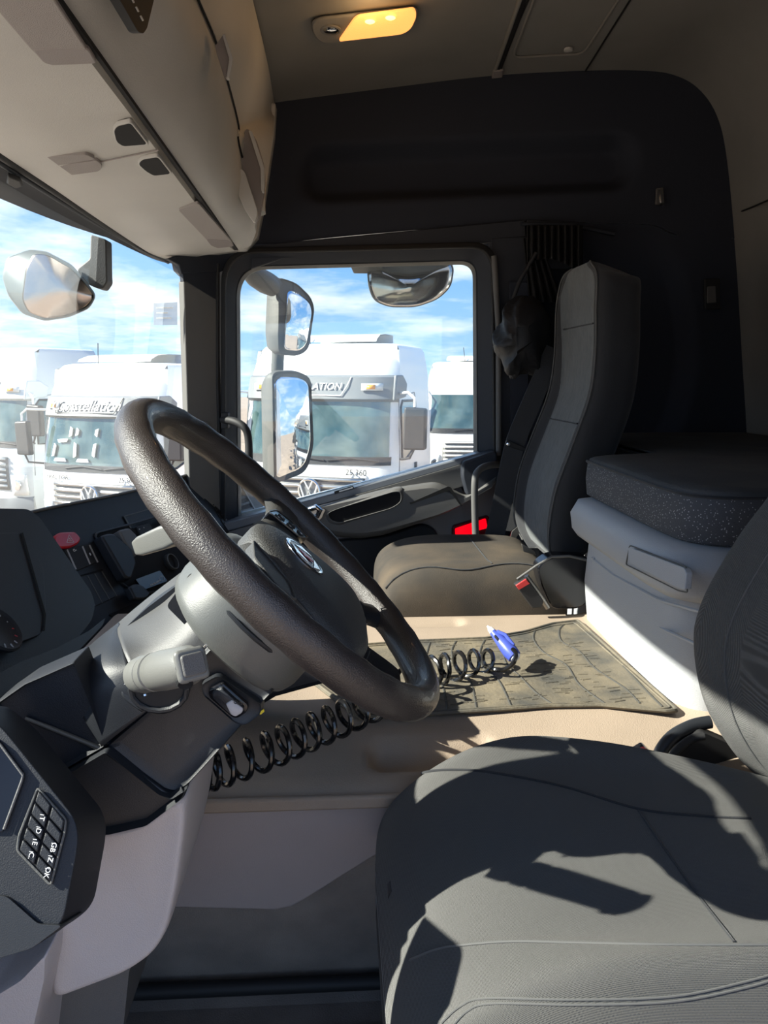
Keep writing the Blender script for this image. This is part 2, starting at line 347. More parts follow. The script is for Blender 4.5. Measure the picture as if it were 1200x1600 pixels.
struct(tube('hatch_edge', [onceil(x, y) for x, y in rpx([(845, -30), (800, 90), (912, 84), (985, -30)], 14)], .0035, 'ceil', ce))
lathe('hatch_clip', onceil(888, 76), (0, 0, -1), [(0, 0), (0, .012), (.005, .012), (.007, 0)], 'shelf', ce, ns=16)
# embossed arc and seam on the rear panel
struct(tube('panel_seam', [Vector((U(1151, 333, Y=YW).x, YW-.005, U(1151, 333, Y=YW).z)), U(1172, 325, Y=2.27), U(1200, 313, Y=2.12), U(1240, 298, Y=1.9)], .0025, 'void', rw))
struct(patch('rear_moulding', [[U(1040, 40, Y=1.72), U(1100, 60, Y=1.75), U(1140, 110, Y=1.80), U(1165, 200, Y=1.87), U(1185, 300, Y=1.92)],
     [U(1075, 0, Y=1.55), U(1140, 30, Y=1.6), U(1180, 90, Y=1.66), U(1205, 190, Y=1.72), U(1220, 300, Y=1.8)]], 'ceil', rw, sharp=180)) if False else None
# coat hook and reading light switch on the rear side wall
ho = thing('coat_hook', 'small grey clip hook on the dark upper side panel at the rear', 'hook', U(1030, 322, Y=YW-.01))
prism('hook_plate', rpoly(P([(1024, 295), (1035, 293), (1037, 320), (1023, 321)], Y=YW-.005), .004), (0, -.008, 0), 'doorp', ho, bevel=.002)
tube('hook_arm', [U(1030, 298, Y=YW-.015), U(1031, 306, Y=YW-.03), U(1033, 316, Y=YW-.032), U(1034, 320, Y=YW-.02)], .004, 'silver', ho)
sw = thing('wall_switch', 'small rocker switch in a black frame on the rear side wall above the mattress', 'switch', U(1110, 480, Y=YW))
prism('switch_frame', rpoly(P([(1098, 436), (1122, 435), (1124, 484), (1099, 484)], Y=YW-.0), .006), (0, -.012, 0), 'black', sw)
prism('rocker', rpoly(P([(1104, 448), (1117, 447), (1118, 473), (1104, 474)], Y=YW-.014), .003), (0, -.006, 0), 'doorp', sw, bevel=.002)

# ---- passenger door
d1 = struct(thing('door_1', 'passenger side cab door', 'door', (.05, YW, -1)))
del d1['label'], d1['category']
zsill = [(335, 820), (470, 786), (600, 750), (700, 722), (772, 706)]
gl_in = rpx([(369, 417), (744, 407), (746, 712), (372, 812)], [48, 26, 4, 4], 8)
g0 = rpx([(352, 396), (768, 386), (772, 716), (352, 822)], [52, 36, 4, 4], 8)
g1 = rpx([(345, 388), (777, 377), (781, 722), (345, 830)], [56, 42, 4, 4], 8)
ring('window_frame', P(g0, Y=YW-.03), P(gl_in, Y=YW+.01), (0, .04, 0), 'wallp', d1, bevel=.004)
ring('window_seal', P(g1, Y=YW-.035), P(g0, Y=YW-.045), (0, .03, 0), 'black', d1, bevel=.004)
gl2 = rpx([(374, 421), (740, 412), (741, 712), (376, 808)], [44, 22, 4, 4], 8)
ring('glass_run', P(gl_in, Y=YW+.008), P(gl2, Y=YW+.03), (0, .02, 0), 'mback', d1, bevel=.002)
wn1 = struct(prism('window_1', P(rpx([(366, 414), (747, 404), (748, 716), (368, 818)], [40, 20, 4, 4], 6), Y=YW+.035), (0, .001, 0), 'dglass', None, bevel=0, smooth=False))
prism('door_skin', P([(300, 835), (470, 792), (600, 756), (775, 712), (790, 990), (300, 990)], Y=YW+.0), (0, .06, 0), 'doort', d1)
# belt ledge (rubber lip with sky light in its colour), grey upper band, armrest with pull, dark pocket
prism('belt_lip', P([(330, 822), (470, 785), (600, 749), (700, 721), (752, 707), (754, 716), (700, 733), (600, 762), (470, 799), (330, 838)], Y=YW-.05), (0, .06, 0), 'lip', d1, bevel=.005)
def bulge(name, outl, y0, y1, m, r=10, sc=.93, parent=d1, **k):
    o = rpx(outl, r, 4); cx = sum(p[0] for p in o)/len(o); cy_ = sum(p[1] for p in o)/len(o)
    f = lambda s, y: [U(cx+(x-cx)*s, cy_+(yy-cy_)*s, Y=y) for x, yy in o]
    n = 4; rings = [f(1.0, y0)]+[f(1-(1-sc)*(1-math.cos(math.pi/2*i/n)), y0+(y1-y0)*math.sin(math.pi/2*i/n)) for i in range(1, n+1)]
    return loft(name, rings, m, parent, sharp=60, **k)
bulge('upper_band', [(330, 838), (470, 797), (600, 760), (700, 731), (762, 712), (776, 712), (776, 745), (720, 762), (640, 784), (480, 838), (330, 880)], YW-.01, YW-.055, 'doorp', r=6)
# armrest loop: outer shape, with a recess
arm = rpx([(440, 806), (480, 795), (600, 764), (680, 752), (700, 760), (730, 776), (778, 742), (778, 752), (720, 790), (690, 805), (600, 836), (560, 842), (520, 838), (480, 822), (450, 815)], 12, 4)
loft('armrest', [P(arm, Y=YW-.02), P(arm, Y=YW-.085), [U(610+(x-610)*.985, 800+(y-800)*.93, Y=YW-.105) for x, y in arm], [U(610+(x-610)*.95, 800+(y-800)*.80, Y=YW-.115) for x, y in arm]], 'doorp', d1, sharp=50, bevel=.004)
rec = rpx([(512, 802), (525, 796), (615, 769), (626, 769), (627, 784), (612, 794), (530, 817), (516, 812)], 7, 4)
n_ = len(rec)
ring('pull_surround', [U(570+(x-570)*1.10, 793+(y-793)*1.30, Y=YW-.112) for x, y in rec], P(rec, Y=YW-.122), (0, .03, 0), 'doorp', d1, bevel=.004)
prism('pull_recess', P(rec, Y=YW-.1165), (0, .02, 0), 'void', d1, bevel=0)
prism('armrest_seam', P([(640, 786), (700, 760), (705, 762), (722, 790), (720, 791), (702, 766), (642, 788)], Y=YW-.118), (0, .01, 0), 'void', d1, bevel=0)
prism('lower_pocket', P(rpx([(400, 850), (520, 845), (600, 838), (660, 818), (680, 826), (690, 850), (690, 985), (400, 985)], 14), Y=YW-.02), (0, .03, 0), 'dash', d1, bevel=.006)
prism('door_rear_cover', P(rpx([(723, 722), (776, 704), (782, 750), (730, 776), (722, 745)], 6), Y=YW-.09), (0, .09, 0), 'wallp', d1, bevel=.006)
lp = prism('door_lamp', P(rpx([(707, 822), (764, 805), (768, 836), (750, 842), (712, 848), (706, 842)], 5), Y=YW-.018), (0, .02, 0), 'dred', d1, bevel=.003)
prism('lens', P(rpx([(711, 826), (759, 810), (762, 825), (744, 830), (741, 836), (712, 842)], 2), Y=YW-.022), (0, .004, 0), 'redlens', lp, bevel=.001, label='red lens with added glow')
dh = tube('door_handle', [U(472, 800, Y=YW-.10), U(482, 797, Y=YW-.125), U(494, 792, Y=YW-.13), U(500, 797, Y=YW-.13), U(496, 806, Y=YW-.125), U(482, 812, Y=YW-.12)], [.006, .009, .009, .009, .008, .006], 'chrome', d1, label='chrome inner door handle')
prism('door_handle_cup', P(rpx([(462, 802), (490, 790), (510, 795), (502, 812), (480, 822), (465, 815)], 5), Y=YW-.118), (0, .01, 0), 'silver', d1, bevel=.002)
prism('sticker', P([(522, 768), (552, 759), (553, 763), (523, 772)], Y=YW-.052), (0, .002, 0), 'black', d1, bevel=0)
prism('sticker', P([(530, 767), (551, 761), (551, 763), (530, 769)], Y=YW-.0525), (0, .001, 0), 'white', d1, bevel=0)
# grab handles
gh = thing('grab_handle', 'vertical grey grab handle beside the passenger seat', 'handle', U(743, 852, Y=2.26))
tube('handle_bar', crl([U(782, 726, Y=2.33), U(764, 727, Y=2.28), U(748, 735, Y=2.25), U(742, 752, Y=2.24), U(742, 800, Y=2.24), U(744, 852, Y=2.24), U(745, 872, Y=2.24)], 5), .0105, 'doorp', gh)
prism('handle_foot', rpoly(P([(775, 712), (790, 712), (790, 740), (775, 740)], Y=2.34), .005), (0, .05, 0), 'black', gh)
gh2 = thing('grab_handle', 'short black grab handle on the windscreen pillar by the side window', 'handle', U(385, 720, Y=2.3))
tube('handle_bar', crl([U(348, 656, Y=2.34), U(365, 658, Y=2.30), U(381, 667, Y=2.28), U(388, 685, Y=2.28), U(389, 735, Y=2.28), U(385, 760, Y=2.33)], 5), .0115, 'black', gh2)
prism('handle_foot', rpoly(P([(345, 645), (356, 645), (356, 670), (345, 670)], Y=2.33), .004), (0, .05, 0), 'black', gh2)

# ---- driver's side: unseen wall round the door opening, sill, pillars
wl = struct(prism('wall_left', [Vector(p) for p in [(-.62, .16, .30), (1.3, .16, .36), (1.3, .16, .9), (-.62, .16, .8)]], (0, .04, 0), 'wallp', bevel=0))
struct(prism('rear_quarter', [Vector(p) for p in [(.62, .16, -1), (1.3, .16, -1), (1.3, .16, .36), (.62, .16, .36)]], (0, .04, 0), 'wall', wl, bevel=0))
struct(prism('sill', [Vector(p) for p in [(-.7, .16, -1.2), (.62, .16, -1.2), (.62, .16, -1), (-.7, .16, -1)]], (0, .04, 0), 'wallp', wl, bevel=0))
struct(prism('front_quarter', [Vector(p) for p in [(-.85, .16, -1), (-.44, .16, -1), (-.44, .16, -.32), (-.85, .16, -.32)]], (0, .04, 0), 'dash', wl, bevel=0))
struct(tube('front_pillar', [(-.50, .20, -.34), (-.49, .20, .0), (-.46, .20, .36)], .035, 'wallp', wl))
# ---- front wall: header band, windscreen, cowl
def XW(y): return -.668+.215*abs((y-1.28)/1.07)**2.6
def wsf(y, z): return Vector((XW(y)-.085*(.36-z)/.70, y, z))
ys = [2.36-2.16*i/24 for i in range(25)]
wn2 = struct(loft('window_2', [[wsf(y, z) for y in ys] for z in (.36, .2, -.1, -.40)], 'wind', None, closed=False, sharp=180))
L1 = [U(285, 405, Y=2.34), U(255, 404, Z=.335), U(228, 393, Z=.335), U(200, 374, Z=.338), U(140, 334, Z=.34), U(80, 293, Z=.34), U(0, 240, Z=.34), U(-100, 172, Z=.34), U(-240, 77, Z=.34), U(-400, -20, Z=.34)]
G1 = [U(288, 440, Y=2.36), U(283, 421, Y=2.33), U(274, 413, Z=.325), U(240, 405, Z=.325), U(140, 358, Z=.325), U(75, 325, Z=.325), U(8, 287, Z=.325), U(-100, 225, Z=.325), U(-240, 140, Z=.325), U(-400, 60, Z=.325)]
LX = [p+Vector((-.03, 0, .03)) for p in G1]
tr3 = struct(loft('trim_3', [crl(L1, 4), crl([(a+b)/2+Vector((0, 0, .004)) for a, b in zip(L1, G1)], 4), crl(G1, 4), crl([p+Vector((-.012, 0, .012)) for p in G1], 4), crl(LX, 4)], 'wallp', None, closed=False, sharp=50))
struct(tube('blind_rail', [p+Vector((.0, 0, -.002)) for p in crl(L1[1:], 4)], .0075, 'black', tr3))
struct(tube('blind_rail', [(a*.72+b*.28)+Vector((0, 0, -.002)) for a, b in zip(crl(L1[1:], 4), crl(G1[1:], 4))], .005, 'wallp', tr3))
struct(prism('blind_hook', [U(12, 268, Z=.325), U(32, 276, Z=.325), U(36, 284, Z=.325), U(24, 288, Z=.325), U(10, 280, Z=.325)], (0, 0, -.008), 'black', tr3))
0 and prism('header_panel', [U(50, 255, Z=.333), U(66, 262, Z=.333), U(74, 270, Z=.333), U(68, 274, Z=.333), U(46, 265, Z=.333)], (0, 0, -.006), 'wallp', tr3)
struct(loft('blind_edge', [[wsf(y, .345) for y in ys], [wsf(y, .345)+Vector((.10, 0, .03)) for y in ys]], 'wallp', tr3, closed=False, solid=.006))
# ---- overhead storage
def ext(L, y=.24):
    d = L[-1]-L[-4]; return list(L)+[L[-1]+d*((y-L[-1].y)/d.y)]
os_ = thing('overhead_storage', 'long beige grey overhead storage unit above the windscreen', 'cabinet', (-.45, 1.3, .34))
O0 = L1[0:]; 
A0 = ext(crl([U(262, 405, Z=.335), U(240, 399, Z=.335), U(210, 381, Z=.337), U(150, 341, Z=.339), U(80, 293, Z=.34), U(0, 240, Z=.34), U(-100, 172, Z=.34), U(-260, 65, Z=.34)], 5))
A1 = ext(crl([U(369, 390, Z=.352), U(352, 372, Z=.352), U(318, 325, Z=.353), U(272, 261, Z=.355), U(228, 197, Z=.356), U(160, 104, Z=.357), U(85, 0, Z=.358), U(-40, -170, Z=.358)], 5))
loft('underside_panel', [A0, [a.lerp(b, .04)+Vector((0, 0, -.006)) for a, b in zip(A0, A1)], [a.lerp(b, .5)+Vector((0, 0, -.004)) for a, b in zip(A0, A1)], [a.lerp(b, .97)+Vector((0, 0, -.003)) for a, b in zip(A0, A1)], [a.lerp(b, .985)+Vector((0, 0, .012)) for a, b in zip(A0, A1)]], 'shelf', os_, closed=False, sharp=50)
A1b = [p+Vector((.002, 0, 0)) for p in A1]
A2 = ext(crl([U(381, 389, Z=.358), U(372, 368, Z=.362), U(348, 310, Z=.372), U(318, 246, Z=.385), U(285, 172, Z=.40), U(240, 84, Z=.415), U(200, -5, Z=.42), U(130, -170, Z=.42)], 5))
A2m = [a.lerp(b, .5)+Vector((.002, 0, -.004)) for a, b in zip(A1b, A2)]
A3 = ext(crl([U(402, 342, Z=.40), U(398, 320, Z=.43), U(372, 226, Z=.52), U(371, 195, Z=.56), U(354, 128, Z=.56), U(337, 71, Z=.56), U(307, 0, Z=.56), U(240, -150, Z=.56)], 5))
A23 = [a.lerp(b, .22)+Vector((.012, 0, -.006)) for a, b in zip(A2, A3)]
A23b = [a.lerp(b, .6)+Vector((.012, 0, -.002)) for a, b in zip(A2, A3)]
loft('front_fascia', [[p+Vector((0, 0, .02)) for p in A1b], A1b, A2m, A2, A23, A23b, A3, [p+Vector((-.02, 0, .002)) for p in A3]], 'shelf', os_, closed=False, sharp=45)
A4 = ext(crl([U(414, 330, Z=.40), U(415, 300, Z=.45), U(427, 205, Z=.64), U(429, 168, Z=.765), U(422, 120, Z=.77), U(414, 80, Z=.772), U(395, 0, Z=.775), U(360, -150, Z=.775)], 5))
A3c = [p+Vector((.004, 0, .004)) for p in A3]
loft('door_panel', [[p+Vector((-.02, 0, 0)) for p in A3c], A3c, [a.lerp(b, .5)+Vector((.01, 0, 0)) for a, b in zip(A3c, A4)], A4, [p+Vector((-.05, 0, .01)) for p in A4]], 'shelf', os_, closed=False, sharp=45)
A5 = [p+Vector((0, 0, .0)) for p in A4]
# end cheek of the unit
prism('end_cheek', [U(366, 391, Y=2.33), U(384, 391, Y=2.33), U(402, 370, Y=2.33), U(412, 320, Y=2.33), U(428, 210, Y=2.33), U(431, 160, Y=2.33), U(300, 160, Y=2.33), U(262, 404, Y=2.33)], (0, .05, 0), 'shelf', os_, bevel=.006)
# end compartments
def inset(name, px, Y, m, r=6, dep=.02, par=os_, **k): return prism(name, P(rpx(px, r), Y=Y), (0, dep, 0), m, par, bevel=.002, **k)
inset('pocket', [(384, 196), (400, 215), (414, 262), (413, 300), (405, 340), (396, 350), (380, 320), (372, 250)], 1.92, 'doort', 14)
inset('pocket_lip', [(388, 203), (394, 205), (413, 262), (412, 300), (408, 298), (407, 264)], 1.90, 'shelf', 3)
inset('pocket_tray', [(374, 262), (382, 268), (403, 332), (398, 350), (384, 330), (370, 300)], 1.88, 'shelf', 8)
pass
# handles on the doors
tube('door_seam', [a+Vector((.003, 0, -.001)) for a in A3[8:]], .002, 'void', os_)
for q in ([(336, 72), (350, 52), (354, 66), (362, 92), (355, 122), (350, 120), (338, 82)], ):
    prism('door_handle', [U(x, y, Y=1.40) for x, y in rpx(q, 3)], (0, .01, 0), 'doort', os_, bevel=.002)
prism('door_handle', [U(x, y, Y=1.39) for x, y in rpx([(347, 54), (351, 52), (364, 92), (358, 122), (353, 122), (358, 92)], 2)], (0, .012, 0), 'shelf', os_, bevel=.002)
pass
# underside features
def under(name, px, z, m, dep=.006, r=3, **k): return prism(name, [U(x, y, Z=z) for x, y in rpx(px, r)], (0, 0, dep), m, os_, bevel=.0015, **k)
under('seam_gap', [(80, -6), (88, -6), (372, 391), (366, 391)], .349, 'void', r=0)
for px in ([(178, 205), (183, 198), (204, 193), (230, 226), (192, 229), (182, 222)], [(216, 257), (222, 250), (247, 246), (267, 272), (240, 275), (228, 268)]):
    cx = sum(p[0] for p in px)/len(px); cy2 = sum(p[1] for p in px)/len(px)
    under('finger_pull', [(cx+(x-cx)*1.12, cy2+(y-cy2)*1.12) for x, y in px], .345, 'shelf', r=6)
    under('finger_hole_shade', px, .3445, 'void', r=5)  # near-black plate painted in for the shade inside the hole
under('speaker_mesh', [(42, 249), (60, 246), (135, 242), (150, 249), (62, 264)], .3395, 'shelf2', r=5)
under('speaker_mesh', [(64, 264), (152, 251), (161, 260), (155, 268), (82, 278)], .3395, 'shelf2', r=5)
tube('panel_seam', [U(152, 254, Z=.3425), U(200, 244, Z=.347), U(248, 234, Z=.3515)], .0012, 'doort', os_, ns=6)
u1 = [(0, 22), (50, 80), (78, 103), (150, 100), (90, 8), (60, -40), (-40, -40)]
under('tray_recess_shade', u1, .3442, 'shelf2', r=8)  # flat darker plates, recess shade put into their colour
under('tray_wall', [(50, 78), (138, 77), (152, 100), (80, 102), (68, 99)], .3438, 'doort', r=6)
under('tray_recess_shade', [(278, 328), (310, 318), (362, 378), (365, 385), (340, 387), (325, 377)], .344, 'shelf2', r=4)
under('tray_wall', [(322, 374), (358, 376), (366, 385), (340, 388), (330, 384)], .3435, 'doort', r=3)
# dark display at the top of the fascia
pf = plane(U(186, 0, Z=.42), U(222, 53, Z=.425), U(240, 0, Z=.50))
ds = pslab('overhead_display', rpx([(170, -30), (216, 50), (224, 53), (230, 44), (248, -30)], 3), pf, .01, 'black', os_, lift=.03)
for i in range(3):
    a = (207+7*i, -4+14*i); pslab('display_mark', [a, (a[0]+4, a[1]+8), (a[0]+2.5, a[1]+9), (a[0]-1.5, a[1]+1)], pf, .001, 'white', ds, lift=.0315, bevel=0)
# ---- ceiling lamp
cl = thing('ceiling_lamp', 'lit amber ceiling lamp beside a small clear reading light', 'lamp', onceil(570, 35))
def lampo(px, lift): return [onceil(x, y, lift) for x, y in rpx(px, 9)]
prism('lamp_housing', lampo([(486, 30), (500, 24), (648, 8), (654, 14), (650, 34), (632, 50), (535, 64), (500, 62), (488, 48)], -.004), (0, 0, -.008), 'ceil', cl, bevel=.004)
al = prism('amber_lens', lampo([(556, 22), (648, 10), (651, 22), (642, 42), (628, 50), (532, 61), (530, 60)], -.013), (0, 0, -.006), 'amber', cl, bevel=.003, label='lit amber lens')
for q in ((578, 34), (610, 28)): lathe('glow_bulb', onceil(*q, -.0205), (0, 0, -1), [(0, .012), (.0015, .010), (.002, 0)], 'bulb', al, ns=16)
lathe('reading_light_ring', onceil(516, 46, -.012), (0, 0, -1), [(0, .026), (.003, .026), (.004, .021), (.001, .02), (.001, 0)], 'ceil', cl)
lathe('reading_light_lens', onceil(517, 47, -.0135), (0, 0, -1), [(0, .019), (.004, .015), (.006, 0)], 'chrome', cl, label='clear reading light lens')
lp_ = bpy.data.lights.new('lamp_light', 'POINT'); lp_.energy = .25; lp_.color = (1, .6, .25); lp_.shadow_soft_size = .03
lo = bpy.data.objects.new('lamp_light', lp_); COL.objects.link(lo); lo.location = onceil(585, 40, -.06)
# ================================================================= DASHBOARD
db = thing('dashboard', 'dark dashboard running below the windscreen to the far door', 'dashboard', (-.6, 1.5, -.9))
DA, DB = U(60, 800, Z=-.29), U(300, 742, Y=2.35)
pd = plane(DA, DB, DA+Vector((.16, -.04, -.30))); DN = facing(pd)
dd = (DB-DA).normalized(); dz_ = DN.cross(dd); dz_ = dz_ if dz_.z > 0 else -dz_
fo = [(-60, 832), (60, 799), (210, 768), (300, 741), (345, 733), (392, 752), (420, 790), (450, 850), (480, 960), (360, 1100), (140, 1120), (-60, 1180)]
pslab('dash_face', rpx(fo, 4), pd, .05, 'dash', db, bevel=.006)
edge = crl([U(-60, 831, pl=pd), U(60, 799, pl=pd), U(210, 768, pl=pd), U(300, 741, pl=pd), U(345, 733, pl=pd)], 5)
loft('dash_top', [edge, [p+Vector((-.015, 0, .000)) for p in edge], [p+Vector((-.25, .0, -.12)) for p in edge]], 'dash', db, closed=False)
tube('dash_edge_trim', [p+DN*.002+Vector((0, 0, .002)) for p in edge], .0035, 'doorp', db)
def dsl(name, px, th, m, lift, par=db, r=2, bevel=.0015, **k): return pslab(name, rpx(px, r), pd, th, m, par, bevel=bevel, lift=lift, **k)
# hazard switch
hz = dsl('hazard_switch', [(84, 838), (94, 831), (118, 830), (127, 840), (125, 848), (112, 855), (94, 856), (86, 848)], .012, 'red', .012, r=4, bevel=.004, label='red hazard warning switch')
tube('triangle_mark', [U(x, y, pl=(pd[0]+DN*.0125, pd[1])) for x, y in ((108, 836), (115.5, 847), (104.5, 847.5))], .0006, 'white', hz, closed=True, ns=5)
tube('triangle_inner', [U(x, y, pl=(pd[0]+DN*.0125, pd[1])) for x, y in ((108.6, 840.5), (111.4, 844.8), (107.4, 845))], .0004, 'white', hz, closed=True, ns=5)
# light switch block
ls = dsl('light_switch', [(100, 858), (122, 852), (141, 851), (153, 878), (120, 892)], .01, 'black', .004)
dsl('switch_edge', [(104, 859), (106, 858), (120, 889), (118, 890)], .001, 'greyprint', .0045, ls, r=0, bevel=0)
dsl('switch_edge', [(128, 854), (130, 853), (142, 881), (140, 882)], .001, 'greyprint', .0045, ls, r=0, bevel=0)
dsl('switch_edge', [(139, 852), (141, 851), (154, 878), (152, 879)], .001, 'greyprint', .0045, ls, r=0, bevel=0)
def dtext(s, px, py, size, par, m='white', lift=.0055, up=None): return text('print_mark', s, U(px, py, pl=(pd[0]+DN*lift, pd[1])), dd, dz_, size, m, par)
dtext('O', 116, 860, .009, ls); dtext('ID', 107, 877, .009, ls); dtext('=', 119, 860, .008, ls); dtext('0', 141, 866, .009, ls)
sb = dsl('switch_blank', [(124, 903), (158, 893), (182, 932), (148, 948)], .01, 'dash', .003)
for a in (0, .33, .66, 1): dsl('blank_edge', [(125+34*a, 902-9*a), (126.2+34*a, 901.6-9*a), (149.5+34*a, 947-16*a), (148.3+34*a, 947.4-16*a)], .001, 'mback', .0037, sb, r=0, bevel=0)
for q in ([(124, 899), (160, 889), (161, 891), (124, 901)],): dsl('panel_gap', q, .001, 'void', .0015, r=0, bevel=0)
# recessed centre bay with raised surround
bay = rpx([(146, 832), (200, 818), (262, 800), (300, 860), (300, 920), (215, 930), (190, 912)], 8)
bayi = [(222+(x-222)*.95, 868+(y-868)*.94) for x, y in bay]
ring('bay_surround', [U(x, y, pl=(pd[0]+DN*.004, pd[1])) for x, y in bay], [U(x, y, pl=(pd[0]+DN*.006, pd[1])) for x, y in bayi], -DN*.01, 'cowl', db)
dsl('bay_floor', bayi, .001, 'void', .003, r=0, bevel=0)
bp = dsl('brake_lever_housing', [(158, 836), (176, 832), (206, 856), (214, 880), (206, 905), (196, 902)], .03, 'dash', .03, r=6, bevel=.008)
dsl('lever_cover', [(186, 828), (202, 824), (214, 836), (222, 858), (212, 870), (196, 848)], .03, 'doorp', .03, r=4, bevel=.006)
sc = dsl('supply_button', [(212, 905), (250, 891), (262, 908), (224, 922)], .006, 'gloss', .014)
dtext('PUSH TO SUPPLY', 243, 911, .0062, sc, lift=.0146); 
tube('print_ring', [U(252.5+4*math.cos(t*.7), 904+4*math.sin(t*.7), pl=(pd[0]+DN*.0146, pd[1])) for t in range(9)], .0004, 'white', sc, closed=True, ns=5)
dsl('supply_lever', [(202, 916), (214, 911), (226, 916), (236, 929), (228, 936), (212, 936)], .02, 'cowl', .03, r=4, bevel=.005)
kc = U(265, 880, pl=(pd[0]+DN*.004, pd[1]))
kn = lathe('ignition_socket', kc, DN, [(0, .024), (.008, .024), (.012, .020), (.004, .017), (.002, 0)], 'black', db)
tube('socket_ring', [kc+DN*.012+(dd*math.cos(a*.3927)+dz_*math.sin(a*.3927))*.021 for a in range(16)], .0014, 'doorp', kn, closed=True, ns=6)
up = dsl('screen_panel', [(193, 806), (262, 786), (276, 812), (232, 830), (206, 826)], .004, 'dash', .003)
dsl('panel_edge', [(193, 806), (232, 795), (232, 796.5), (194, 807.5)], .001, 'mback', .0037, up, r=0, bevel=0)
dsl('panel_edge', [(193, 806), (195, 806), (206, 825), (204, 826)], .001, 'mback', .0037, up, r=0, bevel=0)
sk = dsl('switch_block', [(213, 823), (233, 817), (243, 833), (222, 841)], .006, 'black', .008)
for q in ((218, 827), (225, 824.5), (228, 833), (233, 831)): dtext('=', *q, .008, sk, lift=.0085)
# radio keys and air vent near the wheel
rk = dsl('key_panel', [(300, 786), (345, 770), (378, 830), (330, 850)], .004, 'dash', .003)
for i, s in enumerate(('A/C', 'MAX', 'AUTO', 'E')):
    q = dsl('key', [(330+5*i, 782+9.5*i), (344+5*i, 778+9.5*i), (348+5*i, 786+9.5*i), (334+5*i, 790+9.5*i)], .003, 'black', .006, rk)
    dtext(s, 338.5+5*i, 783.5+9.5*i, .007, q, m='greyprint', lift=.0066)
av = dsl('air_vent', [(352, 766), (376, 757), (400, 800), (408, 826), (386, 836), (372, 812)], .02, 'void', .002, r=5)
avp = rpx([(352, 766), (376, 757), (400, 800), (408, 826), (386, 836), (372, 812)], 5)
ring('vent_frame', [U(380+(x-380)*1.15, 797+(y-797)*1.08, pl=(pd[0]+DN*.006, pd[1])) for x, y in avp], [U(x, y, pl=(pd[0]+DN*.010, pd[1])) for x, y in avp], -DN*.01, 'cowl', av)
for i in range(6):
    a = i/6; x = 357+(27)*a; y = 770+55*a
    dsl('vent_slat', [(x, y+2), (x+21+6*a, y-7+2), (x+22+6*a, y-4+2), (x+1, y+5)], .014, 'dash', .008, av, r=0, bevel=.0005)
dsl('vent_knob', [(354, 764), (366, 760), (368, 764), (356, 768)], .002, 'silver', .011, av)
lathe('round_knob', U(372, 831, pl=(pd[0]+DN*.004, pd[1])), DN, [(0, .018), (.012, .016), (.014, 0)], 'cowl', db, ns=20)
prism('dash_left_sun_block', [Vector(p) for p in [(-.66, .22, -.30), (-.47, .22, -.30), (-.47, 1.04, -.30), (-.66, 1.04, -.30)]], (0, 0, -.68), 'dash', db, bevel=.01)  # unseen block added to keep the sun off the lower cover
# dark strip painted as the storage tray's shadow line below the face, near the column
dsl('tray_shadow_strip', [(170, 960), (250, 925), (258, 930), (200, 975)], .001, 'void', .002, r=2, bevel=0)

# ================================================================= INSTRUMENT BINNACLE
ib = thing('instrument_binnacle', 'dark hooded instrument binnacle at the left edge, left of the red hazard switch', 'instrument panel', (-.42, .95, -.5))
pi_ = plane(Vector((-.436, 1.1, -.19)), Vector((-.343, 1.05, -.305)), Vector((-.46, .5, -.20))); IN = facing(pi_)
prism('hood', [U(x, y, pl=pi_) for x, y in rpx([(-120, 792), (44, 795), (62, 808), (143, 925), (149, 945), (144, 968), (118, 1002), (60, 1045), (-120, 1150)], 8)], -IN*.17, 'dash', ib, bevel=.014, seg=5)
pslab('bezel', rpx([(-120, 838), (30, 832), (44, 842), (68, 888), (72, 960), (66, 990), (-120, 1060)], 8), pi_, .006, 'dash', ib, lift=.004, bevel=.003)
pslab('bezel_line', [(33, 833), (36, 832), (72, 960), (70, 985), (67, 985), (69, 960)], pi_, .001, 'void', ib, lift=.0055, bevel=0)
gc = U(-6, 985, pl=(pi_[0]+IN*.006, pi_[1])); ga = Vector((0, 1, 0)); gb = IN.cross(ga)
g_ = lathe('gauge', gc, IN, [(0, .030), (.004, .031), (.006, .029), (.003, .025), (.002, 0)], 'dash', ib)
for i in range(14): a = i*.45; box('gauge_mark', gc+IN*.0035+(ga*math.cos(a)+gb*math.sin(a))*.024, (.0015, .005, .0008), 'red' if i > 11 else 'greyprint', g_, bevel=0, axes=(-(ga*math.sin(a))+gb*math.cos(a), ga*math.cos(a)+gb*math.sin(a), IN))
# ledge under the binnacle
lg = prism('lower_ledge', [U(x, y, pl=(pi_[0]+IN*.02, pi_[1])) for x, y in rpx([(-60, 1085), (30, 1035), (90, 1012), (140, 985), (165, 965), (160, 978), (100, 1040), (80, 1042), (10, 1085), (-60, 1130)], 4)], -IN*.03, 'cowl', ib, bevel=.005)

# ================================================================= LOWER DASH (knee panels)
YC = .80
def soft(name, px, lay, m, par, r=10, c=None, **k):   # outline traced at each depth in lay: (Y, scale)
    o = rpx(px, r, 5); cx, cy_ = c or (sum(p[0] for p in o)/len(o), sum(p[1] for p in o)/len(o))
    base = [U(x, y, Y=YC) for x, y in o]; cc = U(cx, cy_, Y=YC)
    return loft(name, [[Vector((cc.x+(p.x-cc.x)*s, y, cc.z+(p.z-cc.z)*s)) for p in base] for y, s in lay], m, par, sharp=60, **k)
sc_ = thing('steering_column', 'dark steering column cover with a grey stalk and a rocker switch', 'steering column', (-.3, .9, -.5))
